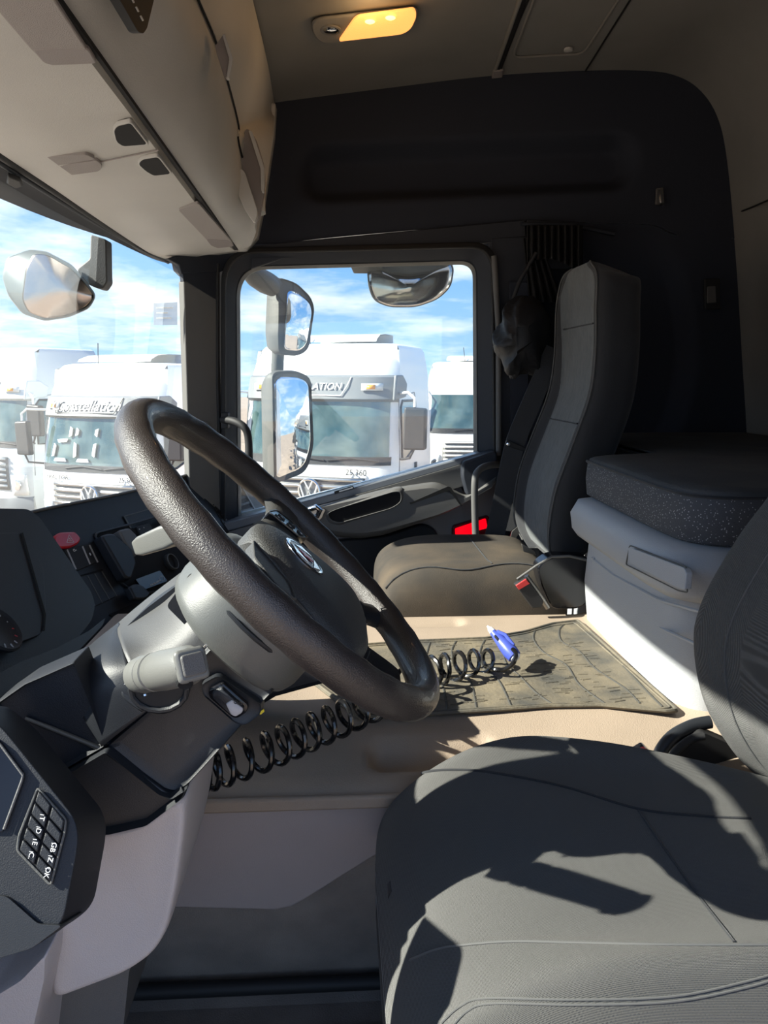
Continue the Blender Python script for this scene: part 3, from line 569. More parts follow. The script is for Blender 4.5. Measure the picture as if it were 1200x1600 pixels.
# main side cover: upper shoulder, front shell, lower shell, each split along the photographed joints
cA = [U(283, 897, Y=.97), U(250, 922, Y=.965), U(215, 950, Y=.96), U(187, 974, Y=.95)]
cB = [U(300, 900, Y=.90), U(262, 945, Y=.89), U(224, 976, Y=.88), U(185, 990, Y=.895)]
cC = [U(322, 940, Y=.835), U(290, 985, Y=.825), U(245, 1020, Y=.818), U(192, 1015, Y=.835)]
cD = [U(334, 1000, Y=.815), U(300, 1035, Y=.808), U(262, 1062, Y=.803), U(206, 1048, Y=.806)]
cE = [U(338, 1010, Y=.812), U(300, 1048, Y=.806), U(262, 1078, Y=.802), U(216, 1066, Y=.803)]
cF = [U(345, 1030, Y=.85), U(300, 1070, Y=.85), U(262, 1100, Y=.85), U(230, 1100, Y=.85)]
patch('upper_shell', [cA, cB, cC, cD, cE, cF], 'cowl_sunlit', sc_, nu=5, nv=5, sharp=60, solid=.004)
rows_ = []
for (x0, y0, q0), (x1, y1, q1) in zip([(187, 974, .95), (140, 1012, .90), (114, 1045, .86), (111, 1075, .83), (125, 1110, .81), (160, 1166, .797)], [(189, 980, .935), (191, 1005, .86), (200, 1038, .815), (212, 1066, .803), (228, 1088, .80), (242, 1101, .80)]):
    rows_.append([U(x0+(x1-x0)*t, y0+(y1-y0)*t, Y=q0+(q1-q0)*t-.012*math.sin(math.pi*t)*min(1, (q0-.797)*20+.1)) for t in (0, .33, .66, 1)])
patch('side_shell', rows_, 'cowl', sc_, nu=5, nv=5, sharp=60, solid=.004)
patch('side_shell', [[U(206, 1050, Y=.806), U(216, 1066, Y=.804), U(230, 1080, Y=.803), U(262, 1080, Y=.803)], [U(190, 1085, Y=.80), U(212, 1088, Y=.80), U(236, 1094, Y=.80), U(256, 1090, Y=.802)], [U(222, 1112, Y=.797), U(230, 1106, Y=.798), U(240, 1100, Y=.80), U(250, 1096, Y=.802)]], 'cowl', sc_, nu=4, nv=4, sharp=60, solid=.004)
soft('column_core', [(290, 915), (330, 950), (332, 1000), (262, 1075), (232, 1096), (165, 1158), (124, 1080), (130, 1045), (190, 990)], [(YC+.10, .92), (YC+.2, .92)], 'dash', sc_, r=6)
low = [(160, 1168), (240, 1100), (262, 1078), (336, 1002), (400, 1040), (432, 1058), (431, 1078), (400, 1110), (320, 1200), (290, 1232), (272, 1242), (255, 1238)]
soft('lower_shell', low, [(YC+.004, .84), (YC, .94), (YC+.004, .99), (YC+.02, 1.0), (YC+.17, 1.0), (YC+.19, .95)], 'cowl', sc_, r=8)
soft('boot', [(290, 905), (330, 930), (400, 1000), (432, 1060), (330, 1040), (250, 960)], [(YC+.03, 1), (YC+.2, 1)], 'dash', sc_, r=8)
# column stalk with a round base, two collars and a button
sb0 = U(248, 1072, Y=YC-.004); 
tube('stalk_socket', [sb0+Vector((math.cos(a*.3927)*.030, 0, math.sin(a*.3927)*.024-.004)) for a in range(16)], .0035, 'cowl', sc_, closed=True, ns=8)
lathe('socket_hole', sb0+Vector((0, .004, -.004)), (0, -1, 0), [(0, .03), (.003, .027), (.004, 0)], 'black', sc_)
s1 = U(232, 1052, Y=YC-.03); s2 = U(302, 1038, Y=YC-.115); ax = (s2-s1).normalized(); L = (s2-s1).length
st = lathe('column_stalk', s1-ax*.028, ax, [(h, r*.88) for h, r in [(0, .010), (.004, .021), (.022, .0225), (.030, .021), (.031, .0195), (.034, .0195), (.035, .022), (.050, .0225), (.051, .0205), (.054, .0205), (.056, .0225), (.075, .023), (L+.015, .0215), (L+.024, .018), (L+.026, 0)]], 'stalk', sc_, ns=32, label='grey column stalk')
su = Vector((0, 0, 1)); su = (su-ax*su.dot(ax)).normalized(); sv = ax.cross(su)
be = s1-ax*.028+ax*(L+.024)
def rq(c, a, b, ha, hb, r): return rpoly([c-a*ha-b*hb, c+a*ha-b*hb, c+a*ha+b*hb, c-a*ha+b*hb], r)
prism('stalk_end', rq(be-ax*.004, su, sv, .0155, .0155, .006), ax*.008, 'stalk', st, bevel=.003)
prism('stalk_button', rq(be+ax*.003, su, sv, .0105, .0115, .004), ax*.0035, 'doorp', st, bevel=.0015)
lathe('thumb_recess', be-ax*.014+su*-.009-Vector((0, .012, 0)), Vector((.1, -1, -.5)), [(0, .007), (.004, .008), (.006, .006), (.003, 0)], 'void', st, ns=16)
lathe('stalk_screw', s1-ax*.022+sv*-.0+su*-.0205, -su, [(0, .003), (.002, .003), (.002, 0)], 'chrome', st, ns=10)
# rocker switch with a recess
rs = soft('switch_recess', [(316, 1066), (342, 1052), (410, 1098), (408, 1112), (384, 1130), (368, 1126), (318, 1082)], [(YC-.004, .93), (YC-.006, 1), (YC+.01, 1.06)], 'cowl', sc_, r=8)
soft('rocker_frame', [(328, 1072), (350, 1061), (390, 1096), (388, 1106), (372, 1117), (362, 1114), (329, 1084)], [(YC-.010, .96), (YC-.009, 1), (YC+.004, 1)], 'gloss', sc_, r=5)
rk2 = soft('rocker', [(334, 1074), (350, 1066), (384, 1097), (382, 1104), (371, 1111), (364, 1109), (335, 1082)], [(YC-.015, .9), (YC-.013, 1), (YC, 1)], 'dash', sc_, r=3)
soft('rocker_face', [(356, 1090), (366, 1084), (383, 1098), (381, 1104), (371, 1110), (364, 1107)], [(YC-.0165, .9), (YC-.0155, 1), (YC-.01, 1)], 'greyprint', rk2, r=3)
text('print_mark', 'OFF', U(372, 1099, Y=YC-.0172), (.7, 0, -.35), (.3, 0, .6), .006, 'dash', rk2)
tube('lever_rod', [U(308, 1026, Y=YC-.02), U(327, 1003, Y=YC-.01)], .0018, 'chrome', sc_, ns=8)
prism('yellow_tag', P([(404, 1113), (412, 1108), (413, 1112), (407, 1117)], Y=YC+.03), (0, .002, 0), mat('yellow_tag', (.7, .6, .02), .5), sc_, bevel=0)
# left hand body of the column cover / knee bolster
kb = thing('knee_bolster', 'dark angular knee panel between the binnacle and the grey lower panel', 'panel', (-.35, .9, -.6))
YC = .785
soft('upper_face', [(-20, 1110), (30, 1075), (110, 1040), (160, 1168), (166, 1172), (80, 1222), (8, 1135)], [(YC+.02, .92), (YC+.012, .97), (YC+.016, 1), (YC+.06, 1)], 'dash', kb, r=4)
soft('lower_face', [(8, 1136), (80, 1224), (165, 1174), (250, 1242), (270, 1250), (292, 1236), (286, 1250), (230, 1292), (170, 1306), (112, 1311), (70, 1280), (-20, 1180)], [(YC+.012, .92), (YC+.0, .975), (YC+.006, 1), (YC+.20, 1)], 'cowl', kb, r=5)
tube('crease', P([(40, 1122), (158, 1170)], Y=YC+.016), .0028, 'cowl', kb)
tube('crease', P([(166, 1174), (262, 1242)], Y=YC+.010), .0028, 'cowl', kb)
# grey lower cover
lc = thing('lower_cover', 'pale taupe plastic cover below the dark steering column', 'panel', (-.3, .8, -.9))
YC = .80
soft('cover_body', [(110, 1306), (170, 1300), (225, 1288), (292, 1236), (291, 1290), (278, 1390), (262, 1460), (240, 1498), (195, 1530), (72, 1576), (80, 1500), (95, 1400)], [(YC+.004, .80), (YC+.002, .88), (YC+.003, .93), (YC+.008, .965), (YC+.018, .99), (YC+.035, 1), (YC+.22, 1.0)], 'taupe', lc, r=26)
soft('cover_side', [(-60, 1525), (15, 1508), (60, 1480), (98, 1440), (96, 1480), (74, 1575), (62, 1680), (-60, 1680)], [(YC-.045, .85), (YC-.045, .93), (YC-.040, .98), (YC-.025, 1), (YC+.22, 1)], 'taupe', lc, r=8)
soft('footwell_side', [(66, 1575), (150, 1548), (196, 1530), (180, 1580), (170, 1680), (60, 1680)], [(YC+.06, 1), (YC+.2, 1)], 'doorp', lc, r=4)
# ================================================================= SIDE SWITCH PANEL (lower left)
sp = thing('side_switch_panel', 'dark switch panel with two columns of marked buttons at the lower left', 'switch panel', (-.25, .6, -.6))
ps = plane(U(0, 1200, Y=.66), U(100, 1280, Y=.64), U(60, 1450, Y=.60)); SN = facing(ps)
pslab('panel_body', rpx([(-60, 1085), (0, 1132), (114, 1274), (122, 1300), (120, 1330), (98, 1445), (50, 1482), (-60, 1515)], 26), ps, .09, 'dash', sp, bevel=.016, seg=5)
pslab('lower_lip', rpx([(-60, 1400), (10, 1400), (60, 1444), (98, 1446), (50, 1482), (-60, 1515)], 8), ps, .06, 'cowl', sp, lift=.004, bevel=.010)
pslab('glossy_tray', rpx([(-60, 1120), (0, 1158), (38, 1210), (34, 1220), (4, 1300), (-60, 1300)], 5), ps, .004, 'gloss', sp, lift=.003)
tube('tray_edge', [U(x, y, pl=(ps[0]+SN*.004, ps[1])) for x, y in [(-20, 1148), (0, 1163), (36, 1211), (34, 1220), (6, 1296)]], .0012, 'doorp', sp)
bo = [(59, 1231), (103, 1281), (101, 1300), (79, 1383), (27, 1329), (30, 1305)]
pslab('button_bed', rpx(bo, 5), ps, .004, 'void', sp, lift=.0025)
tube('bed_edge', [U(x, y, pl=(ps[0]+SN*.003, ps[1])) for x, y in rpx(bo, 5)], .0011, 'mback', sp, closed=True, ns=6)
def bil(u, v):
    a = Vector((59, 1233)).lerp(Vector((102, 1282)), u); b = Vector((28, 1328)).lerp(Vector((79, 1381)), u); q = a.lerp(b, v); return (q.x, q.y)
ic = [[None, 'T', 'D', 'E', 'C.'], [None, None, 'GB', 'Z', 'OK']]
sx = (U(*bil(.5, .9), pl=ps)-U(*bil(.5, .1), pl=ps)).normalized()
for cI in range(2):
    for r_ in range(5):
        u0, u1 = (.03, .47) if cI == 0 else (.53, .97); v0, v1 = r_/5+.012, (r_+1)/5-.012
        bt = pslab('button', [bil(u0, v0), bil(u1, v0), bil(u1, v1), bil(u0, v1)], ps, .004, 'dash', sp, lift=.006, bevel=.0012)
        if ic[cI][r_]:
            c_ = bil((u0+u1)/2+.1, (v0+v1)/2); yv = (U(*bil(1, .5), pl=ps)-U(*bil(0, .5), pl=ps)).normalized()
            text('print_mark', ic[cI][r_], U(*c_, pl=(ps[0]+SN*.0066, ps[1])), -sx.cross(SN).cross(SN)*-1 if False else sx, SN.cross(sx), .0062, 'white', bt)
            pslab('mark_line', [(c_[0]-3, c_[1]-7), (c_[0]+3, c_[1]-6), (c_[0]+3, c_[1]-5), (c_[0]-3, c_[1]-6)], ps, .0004, 'white', bt, lift=.0067, bevel=0)
# ================================================================= STEERING WHEEL
WC = Vector((-.0622, .8894, -.2056)); WA = math.radians(45.46)
wt = Vector((-math.cos(WA), 0, math.sin(WA))); ws = Vector((0, 1, 0)); wn_ = ws.cross(wt); wn_ = wn_ if wn_.z > 0 else -wn_
def wp(a, b, h=0): return WC+wt*a+ws*b+wn_*h
sw_ = thing('steering_wheel', 'large worn black four spoke steering wheel', 'steering wheel', WC)
N = 96; rim = []
R_ = .228
rp = [wp(R_*math.cos(2*math.pi*i/N), R_*math.sin(2*math.pi*i/N)) for i in range(N)]
rings = []
for i in range(N+1):
    a = 2*math.pi*i/N; c = wp(R_*math.cos(a), R_*math.sin(a)); er = wt*math.cos(a)+ws*math.sin(a)
    wob = 1+.07*(math.cos(a*28) if abs(math.sin(a)) > .35 else 0)*.5
    rings.append([c+er*(.0185*math.cos(q))+wn_*(.0205*wob*math.sin(q)) for q in [2*math.pi*j/20 for j in range(20)]])
loft('rim', rings, 'leather', sw_, cap=False, sharp=180)
pad = [(.052, 0), (.043, .038), (.012, .076), (-.046, .116), (-.103, .126), (-.126, .100), (-.137, .05), (-.138, 0)]
pad = pad+[(a, -b) for a, b in pad[-2:0:-1]]
po = [ (v.x, v.y) for v in crl([Vector((a, b, 0)) for a, b in pad], 4, True)]
def pr(s, h): return [wp(-.03+(a+.03)*s, b*s, h) for a, b in po]
loft('airbag_pad', [pr(.90, -.045), pr(.99, -.03), pr(1.0, -.010), pr(.98, -.003), pr(.90, .003), pr(.6, .009), pr(.3, .011), pr(.05, .0115)], 'pad', sw_, sharp=60)
# lower trim of the hub and four spokes
def spoke(p0, p1, w0, w1, h0, h1, th, m='pad', name='spoke', **k):
    rg = []; p0 = Vector(p0); p1 = Vector(p1); d = (p1-p0).normalized(); q = Vector((-d.y, d.x))
    for i in range(9):
        t = i/8; c = p0.lerp(p1, t); w = w0+(w1-w0)*t-.012*math.sin(math.pi*t)*(1 if w0 > .03 else .3); h = h0+(h1-h0)*sm(0, 1, t)
        rg.append([wp(*(c+q*w*x), h+th*y) for x, y in [(-1, -.6), (-.9, 0), (-.6, .35), (0, .45), (.6, .35), (.9, 0), (1, -.6), (.6, -1), (-.6, -1)]])
    return loft(name, rg, m, sw_, sharp=60, **k)
for s in (1, -1):
    spoke((.005, .07*s), (.024, .222*s), .046, .034, -.007, -.002, .016)
    spoke((-.10, .08*s), (-.175, .152*s), .038, .022, -.020, -.004, .016, 'cowl')
    kp = thing  # keypads on the spokes
    o = [wp(a, b*s, -.002) for a, b in rpx([(.052, .088), (.040, .128), (.0, .135), (-.022, .120), (-.018, .096), (.02, .084)], .006)] if False else None
    base = rpoly([Vector((.046, .088*s, 0)), Vector((.036, .140*s, 0)), Vector((.004, .158*s, 0)), Vector((-.022, .150*s, 0)), Vector((-.008, .112*s, 0))], .006)
    kp = prism('spoke_keypad', [wp(v.x, v.y, .003) for v in base], -wn_*.012, 'gloss' if s > 0 else 'pad', sw_, bevel=.002)
    tube('keypad_trim', [wp(v.x, v.y, .0035) for v in base], .0011, 'silver' if s > 0 else 'pad', kp, closed=True, ns=6)
    for i, (a, b, g) in enumerate([(.030, .104, '+'), (.026, .122, '>'), (.010, .116, '<'), (.008, .136, '-'), (-.008, .132, 'o')] if s > 0 else []):
        kk = prism('key', [wp(a+x, (b+y)*s, .0042) for x, y in ((-.006, -.007), (.006, -.007), (.006, .007), (-.006, .007))], -wn_*.003, 'black', kp, bevel=.001)
        text('print_mark', g, wp(a, b*s, .0046), ws, wt, .008, 'white', kk, depth=.0002)
    base = rpoly([Vector((-.125, .118*s, 0)), Vector((-.132, .140*s, 0)), Vector((-.172, .150*s, 0)), Vector((-.180, .132*s, 0)), Vector((-.145, .108*s, 0))], .005)
    k2 = prism('lower_keypad', [wp(v.x, v.y, -.006) for v in base], -wn_*.010, 'gloss', sw_, bevel=.002)
    for a, b in ((-.136, .122), (-.150, .128), (-.165, .134)):
        prism('key', [wp(a+x, (b+y)*s, -.0045) for x, y in ((-.006, -.005), (.006, -.005), (.006, .005), (-.006, .005))], -wn_*.003, 'dash', k2, bevel=.001)
    tube('pad_seam', [wp(a, b*s, -.006) for a, b in ((-.02, .104), (-.070, .127), (-.107, .130), (-.131, .104), (-.141, .05))], .001, 'silver' if s > 0 else 'cowl', sw_, ns=6)
spoke((-.12, 0), (-.205, 0), .075, .045, -.030, -.02, .012, 'cowl', name='lower_trim')
# emblem: ring, dark shield and a small red figure
em = lathe('emblem', wp(-.017, 0, .0085), wn_, [(0, .031), (.003, .031), (.0042, .028), (.0036, .026), (.0034, 0)], 'chrome', sw_, ns=40, label='round chrome emblem with a red figure')
lathe('emblem_field', wp(-.017, 0, .0118), wn_, [(0, .0245), (.0006, .0245), (.0007, 0)], mat('emblem_blue', (.012, .018, .06), .25), em, ns=32)
for k_ in range(3):
    a = math.radians(90+120*k_); c = Vector((-.012+.0*math.cos(a), 0))
    prism('emblem_bar', [wp(-.017+x*math.cos(a)-y*math.sin(a), x*math.sin(a)+y*math.cos(a), .0127) for x, y in ((.004, -.018), (.0215, -.0095), (.0215, .0095), (.016, .0))], wn_*.0006, 'chrome', em, bevel=0)
prism('emblem_figure', [wp(-.017+a, b, .0132) for a, b in ((.010, -.004), (.013, .001), (.009, .004), (.005, .003), (.004, .009), (.000, .006), (-.006, .007), (-.012, .002), (-.007, -.002), (-.002, -.004), (.002, -.009), (.005, -.004))], wn_*.0008, 'red', em, bevel=0)
text('pad_print', 'AIRBAG', wp(-.062, 0, .0075), ws, wt, .009, 'doorp', sw_, depth=.0002)
# grey shroud behind the hub
sh = []
for h, sa, da in [(-.038, .80, 0), (-.042, .96, 0), (-.052, 1.0, 0), (-.095, 1.03, 0), (-.106, 1.0, 0), (-.112, .92, -.003), (-.116, .70, -.01), (-.15, .6, -.012)]:
    sh.append([wp(-.018+da+.090*sa*math.copysign(abs(math.cos(q))**.8, math.cos(q)), .110*sa*math.copysign(abs(math.sin(q))**.8, math.sin(q)), h) for q in [2*math.pi*j/40 for j in range(40)]])
loft('column_shroud', sh, 'shroud', sc_, sharp=60, label='pale grey shroud behind the steering wheel')
tube('shroud_lip', [wp(-.018+.092*math.cos(q*.2094), .112*math.sin(q*.2094), -.066) for q in range(30)], .003, 'cowl', sc_, closed=True, ns=8)
# far stalk above the bay, attached to the shroud
f0, f1 = U(262, 838, Y=1.03), U(214, 856, Y=1.06)
fx = (f1-f0).normalized(); fu = Vector((0, 0, 1)); fu = (fu-fx*fu.dot(fx)).normalized(); fv = fx.cross(fu)
loft('far_stalk', [rq(f0-fx*.05, fu, fv, .010, .010, .004), rq(f0, fu, fv, .016, .014, .006), rq(f1-fx*.016, fu, fv, .0135, .012, .005), rq(f1-fx*.004, fu, fv, .010, .010, .004), rq(f1, fu, fv, .006, .006, .002)], 'stalk', sc_, sharp=50, label='grey indicator stalk')
# ================================================================= ENGINE TUNNEL
tn = thing('engine_tunnel', 'dusty beige engine tunnel between the two seats', 'console', (.2, 1.35, ZF))
cdent = U(676, 1168, Z=-.555); ctray = U(660, 972, Z=ZT)
def tz(x, y):
    z = lerp([(.995, -.60), (1.01, -.582), (1.03, -.572), (1.10, -.562), (1.15, -.545), (1.17, ZT), (1.66, ZT), (1.69, ZT-.004), (1.72, ZT-.03), (1.74, -.66)], y)
    dx, dy = max(abs(x-cdent.x)-.075, 0)/.03, max(abs(y-cdent.y-.0)-.012, 0)/.03
    z -= .030*(1-sm(.25, .9, math.hypot(dx, dy)))
    dx, dy = max(abs(x-ctray.x)-.07, 0)/.03, max(abs(y-ctray.y)-.008, 0)/.03
    z -= .010*(1-sm(.2, 1, math.hypot(dx, dy)))
    z += .012*sm(.54, .60, x) + .02*sm(-.05, -.3, x)*sm(1.0, 1.2, y)
    return z
YS = [.995, 1.0, 1.005]+[1.01+.01*i for i in range(72)]+[1.74]
def tf(u, v):
    y = YS[round(v*(len(YS)-1))]; x = -.50+u*1.16; return Vector((x, y, tz(x, y)))
grid('tunnel_top', tf, 150, len(YS)-1, 'tunnel', tn, sharp=180)
lp1 = [U(x, y, Y=1.005) for x, y in [(-40, 1260), (150, 1248), (300, 1238), (420, 1224), (520, 1213), (625, 1205), (800, 1200), (1000, 1200)]]
prism('tunnel_side', [Vector((-.52, 1.0, -.594)), Vector((.70, 1.0, -.594)), Vector((.70, 1.035, -.66)), U(1000, 1240, Y=1.04), U(612, 1322, Y=1.05), U(540, 1366, Y=1.058), U(480, 1404, Y=1.06), U(455, 1418, Y=1.062), U(430, 1423, Y=1.063), U(262, 1418, Y=1.063), U(100, 1416, Y=1.063), Vector((-.52, 1.063, -.81))], (0, .02, 0), 'tside', tn, bevel=.004)
prism('side_bead', [Vector((-.52, .992, -.580)), Vector((.70, .992, -.580)), Vector((.70, .992, -.600)), Vector((-.52, .992, -.600))], (0, .01, 0), 'tunnel', tn, bevel=.004)
loft('side_carpet', [[Vector((x, 1.05, -.62)) for x in (-.6, 0, .7)], [Vector((x, 1.08, -.82)) for x in (-.6, 0, .7)], [Vector((x, 1.12, -.95)) for x in (-.6, 0, .7)], [Vector((x, 1.13, -.985)) for x in (-.6, 0, .7)], [Vector((x, 1.09, -.998)) for x in (-.6, 0, .7)]], 'carpet', tn, closed=False)
tube('carpet_edge', [(-.6, 1.105, -.975), (.7, 1.105, -.975)], .012, 'black', tn)
prism('heel_board', [Vector((-.6, .5, -1.0)), Vector((-.6, 1.1, -1.0)), Vector((-.75, 1.1, -.6)), Vector((-.75, .5, -.6))], (-.02, 0, 0), 'carpet', tn, bevel=0)
prism('dark_underpanel', [U(x, y, Y=1.10) for x, y in [(300, 1000), (470, 985), (560, 1035), (540, 1062), (430, 1092), (400, 1110), (300, 1130)]], (0, .12, 0), 'dash', tn, bevel=.01)
# ---- rubber mat
rm = thing('rubber_mat', 'dusty grey rubber mat with curved ribs on the engine tunnel', 'mat', U(800, 1050, Z=ZT))
mo = [(905, 968), (1062, 1110), (1045, 1112), (940, 1103), (860, 1104), (770, 1110), (660, 1117), (560, 1122), (480, 1060), (520, 1010), (640, 1001), (760, 996), (820, 986), (865, 973)]
def onmat(x, y, l=0): return U(x, y, Z=ZT+.005+l)
prism('mat_sheet', [onmat(*q) for q in rpx(mo, 5)], (0, 0, -.004), 'mat_', rm, bevel=.0015)
cx0, cy0 = 790, 1050
tube('mat_border', [onmat(cx0+(x-cx0)*.985, cy0+(y-cy0)*.985, .0005) for x, y in rpx(mo, 5)], .003, 'mat_', rm, closed=True, ns=6)
tube('mat_border', [onmat(cx0+(x-cx0)*.95, cy0+(y-cy0)*.93, .0003) for x, y in rpx(mo, 5)], .002, 'mat_', rm, closed=True, ns=6)
for c in ([(836, 985), (834, 1000), (850, 1020), (885, 1040), (905, 1070), (945, 1100)], [(882, 976), (874, 985), (878, 1003), (905, 1018), (930, 1045), (975, 1075), (1000, 1100)], [(897, 973), (930, 1000), (965, 1032), (1010, 1080), (1035, 1105)],
          [(795, 992), (788, 1010), (790, 1035), (815, 1060), (840, 1085), (865, 1102)], [(758, 1000), (750, 1020), (756, 1045), (780, 1065), (800, 1107)], [(713, 1002), (706, 1018), (712, 1040), (735, 1065), (745, 1110)], [(672, 1004), (668, 1018), (664, 1040), (690, 1070), (700, 1114)]):
    tube('mat_rib', crl([onmat(x, y, -.0008) for x, y in c], 5), .0024, 'matrib', rm, ns=6)
random.seed(2)
bmv, bmf = [], []
for i in range(170):                                   # fine moulded dashes between the ribs
    a, b = random.random(), random.random(); q = Vector((680, 1008)).lerp(Vector((890, 985)), a).lerp(Vector((680, 1105)).lerp(Vector((1020, 1102)), a), b)
    c = onmat(q.x, q.y, .0006); L_ = random.uniform(.005, .014); th = random.uniform(-.2, .5); dx = Vector((math.cos(th), math.sin(th)*.6, 0))*L_; dy = Vector((0, .0014, 0)); k0 = len(bmv)
    bmv += [c-dx-dy, c+dx-dy, c+dx+dy, c-dx+dy, c-dx*.9-Vector((0, 0, -.0008)), c+dx*.9+Vector((0, 0, .0008))]; bmf += [[k0, k0+1, k0+5, k0+4], [k0+2, k0+3, k0+4, k0+5], [k0+1, k0+2, k0+5], [k0+3, k0, k0+4]]
obj('mat_tread', bmv, bmf, 'mat_', rm, kind='stuff')

# ================================================================= COILED HOSE WITH BLUE AIR GUN
hs = thing('coiled_hose', 'black coiled air hose with a blue blow gun lying on the tunnel mat', 'hose', U(760, 1050, Z=ZT))
def helix(path, turns, rad, n=22, ph=0):
    pts = crl(path, 12); out = []; M_ = len(pts)-1; K = int(turns*n)
    for i in range(K+1):
        t = i/K*M_; j = min(int(t), M_-1); c = pts[j].lerp(pts[j+1], t-j); d = (pts[j+1]-pts[j]).normalized()
        s = d.cross(Vector((0, 0, 1))).normalized(); u = s.cross(d); a = 2*math.pi*i/n+ph
        r = rad(i/K) if callable(rad) else rad
        out.append(c+s*math.cos(a)*r+u*math.sin(a)*r)
    return out
c1 = [U(312, 1208, Y=.93), U(350, 1198, Y=.945), U(420, 1172, Y=.98), U(480, 1146, Y=1.02), U(540, 1120, Y=1.06), U(596, 1094, Y=1.11)]
c2 = [U(640, 1068, Y=1.20), U(668, 1052, Y=1.27), U(700, 1044, Y=1.29), U(735, 1036, Y=1.32), U(768, 1032, Y=1.35)]
h1 = helix(c1, 12.5, .0235, ph=2); h2 = helix(c2, 6.5, lambda t: .027-.008*t*t, ph=1)
tail = crl([h2[-1], U(770, 1046, Y=1.31), U(788, 1046, Y=1.30), U(802, 1036, Y=1.30), U(806, 1022, Y=1.31), U(800, 1014, Y=1.32)], 6)
link = crl([h1[-1], U(612, 1085, Y=1.13), U(625, 1078, Y=1.16), h2[0]], 5)
tube('coil', h1, .0040, 'hose', hs, ns=8); tube('coil', link[1:-1], .0036, 'hose', hs, ns=8); tube('coil', h2, .0040, 'hose', hs, ns=8); tube('hose_tail', tail[1:], .0042, 'hose', hs, ns=8)
g0_, g1_ = U(804, 1026, Y=1.32), U(774, 992, Y=1.36); gx = (g1_-g0_).normalized()
bg_ = lathe('air_gun', g0_, gx, [(-.004, .004), (0, .013), (.012, .0145), (.03, .0125), (.04, .0105), (.05, .009), (.058, .0075), (.064, .0065)], 'blue', hs, ns=16, label='blue plastic blow gun')
lathe('gun_nozzle', g0_+gx*.063, gx, [(0, .0060), (.003, .0065), (.010, .005), (.014, .0022), (.017, .002), (.018, 0)], 'clear', bg_, ns=14)
lathe('gun_collar', g0_+gx*-.006, gx, [(0, .007), (.003, .0105), (.008, .0105), (.010, .007)], 'clear', bg_, ns=14)
tube('gun_trigger', [g0_+gx*.02+Vector((.010, -.004, .008)), g0_+gx*.045+Vector((.010, -.004, .010)), g0_+gx*.058+Vector((.004, -.002, .006))], .0035, 'blue', bg_, ns=8)
prism('gun_mark', [g0_+gx*a+Vector((-.004, -.012, .003))+Vector((0, 0, b)) for a, b in ((.046, .002), (.056, .002), (.056, -.004), (.046, -.004))], (0, .004, 0), 'void', bg_, bevel=0)

# ================================================================= SEATS
def cushion(name, cx, cy, ax, ay, zt, h, m, par, bol=.03, front=.02, nu=90, nv=90, ylim=None, crown=.008, pw=6, nar=0):
    wf = lambda x, y: 1-nar*sm(-.4, .75, x)*(1 if y > 0 else .1)
    def top(x, y):
        z = zt+crown*(1-x*x)+bol*(math.exp(-((abs(y)-.80)/.17)**2))*(.35+.65*sm(-1, -.2, x))*(1-.5*sm(0, 1, x)*(nar > 0))
        z -= front*sm(.2, 1.0, -x)**2
        return z
    def f(u, v):
        x, y = math.sin((u-.5)*math.pi), math.sin((v-.5)*math.pi)
        e = max(1e-9, (1-abs(x)**pw)*(1-abs(y)**pw))**(1/3.2)
        t = top(x, y); rr = 1-.03*(abs(x)*abs(y))**4
        return Vector((cx+ax*x*rr, cy+ay*y*rr*wf(x, y), t-h*(1-e)))
    grid(name, f, nu, nv, m, par, sharp=180)
    def hit(px, py, lift=.0):
        d = ray(px, py); t = (zt)/d.z
        for _ in range(25):
            p = d*t; x, y = (p.x-cx)/ax, (p.y-cy)/ay; y /= wf(x, y); x = max(-1, min(1, x)); y = max(-1, min(1, y))
            e = max(1e-9, (1-abs(x)**pw)*(1-abs(y)**pw))**(1/3.2); t = .5*t+.5*(top(x, y)-h*(1-e)+lift)/d.z
        return d*t
    hit.f = lambda X, Y, l=.0: Vector((X, Y, (lambda x, y: top(x, y)-h*(1-max(1e-9, (1-abs(x)**pw)*(1-abs(y)**pw))**(1/3.2)))((X-cx)/ax, (Y-cy)/ay)+l))
    return hit
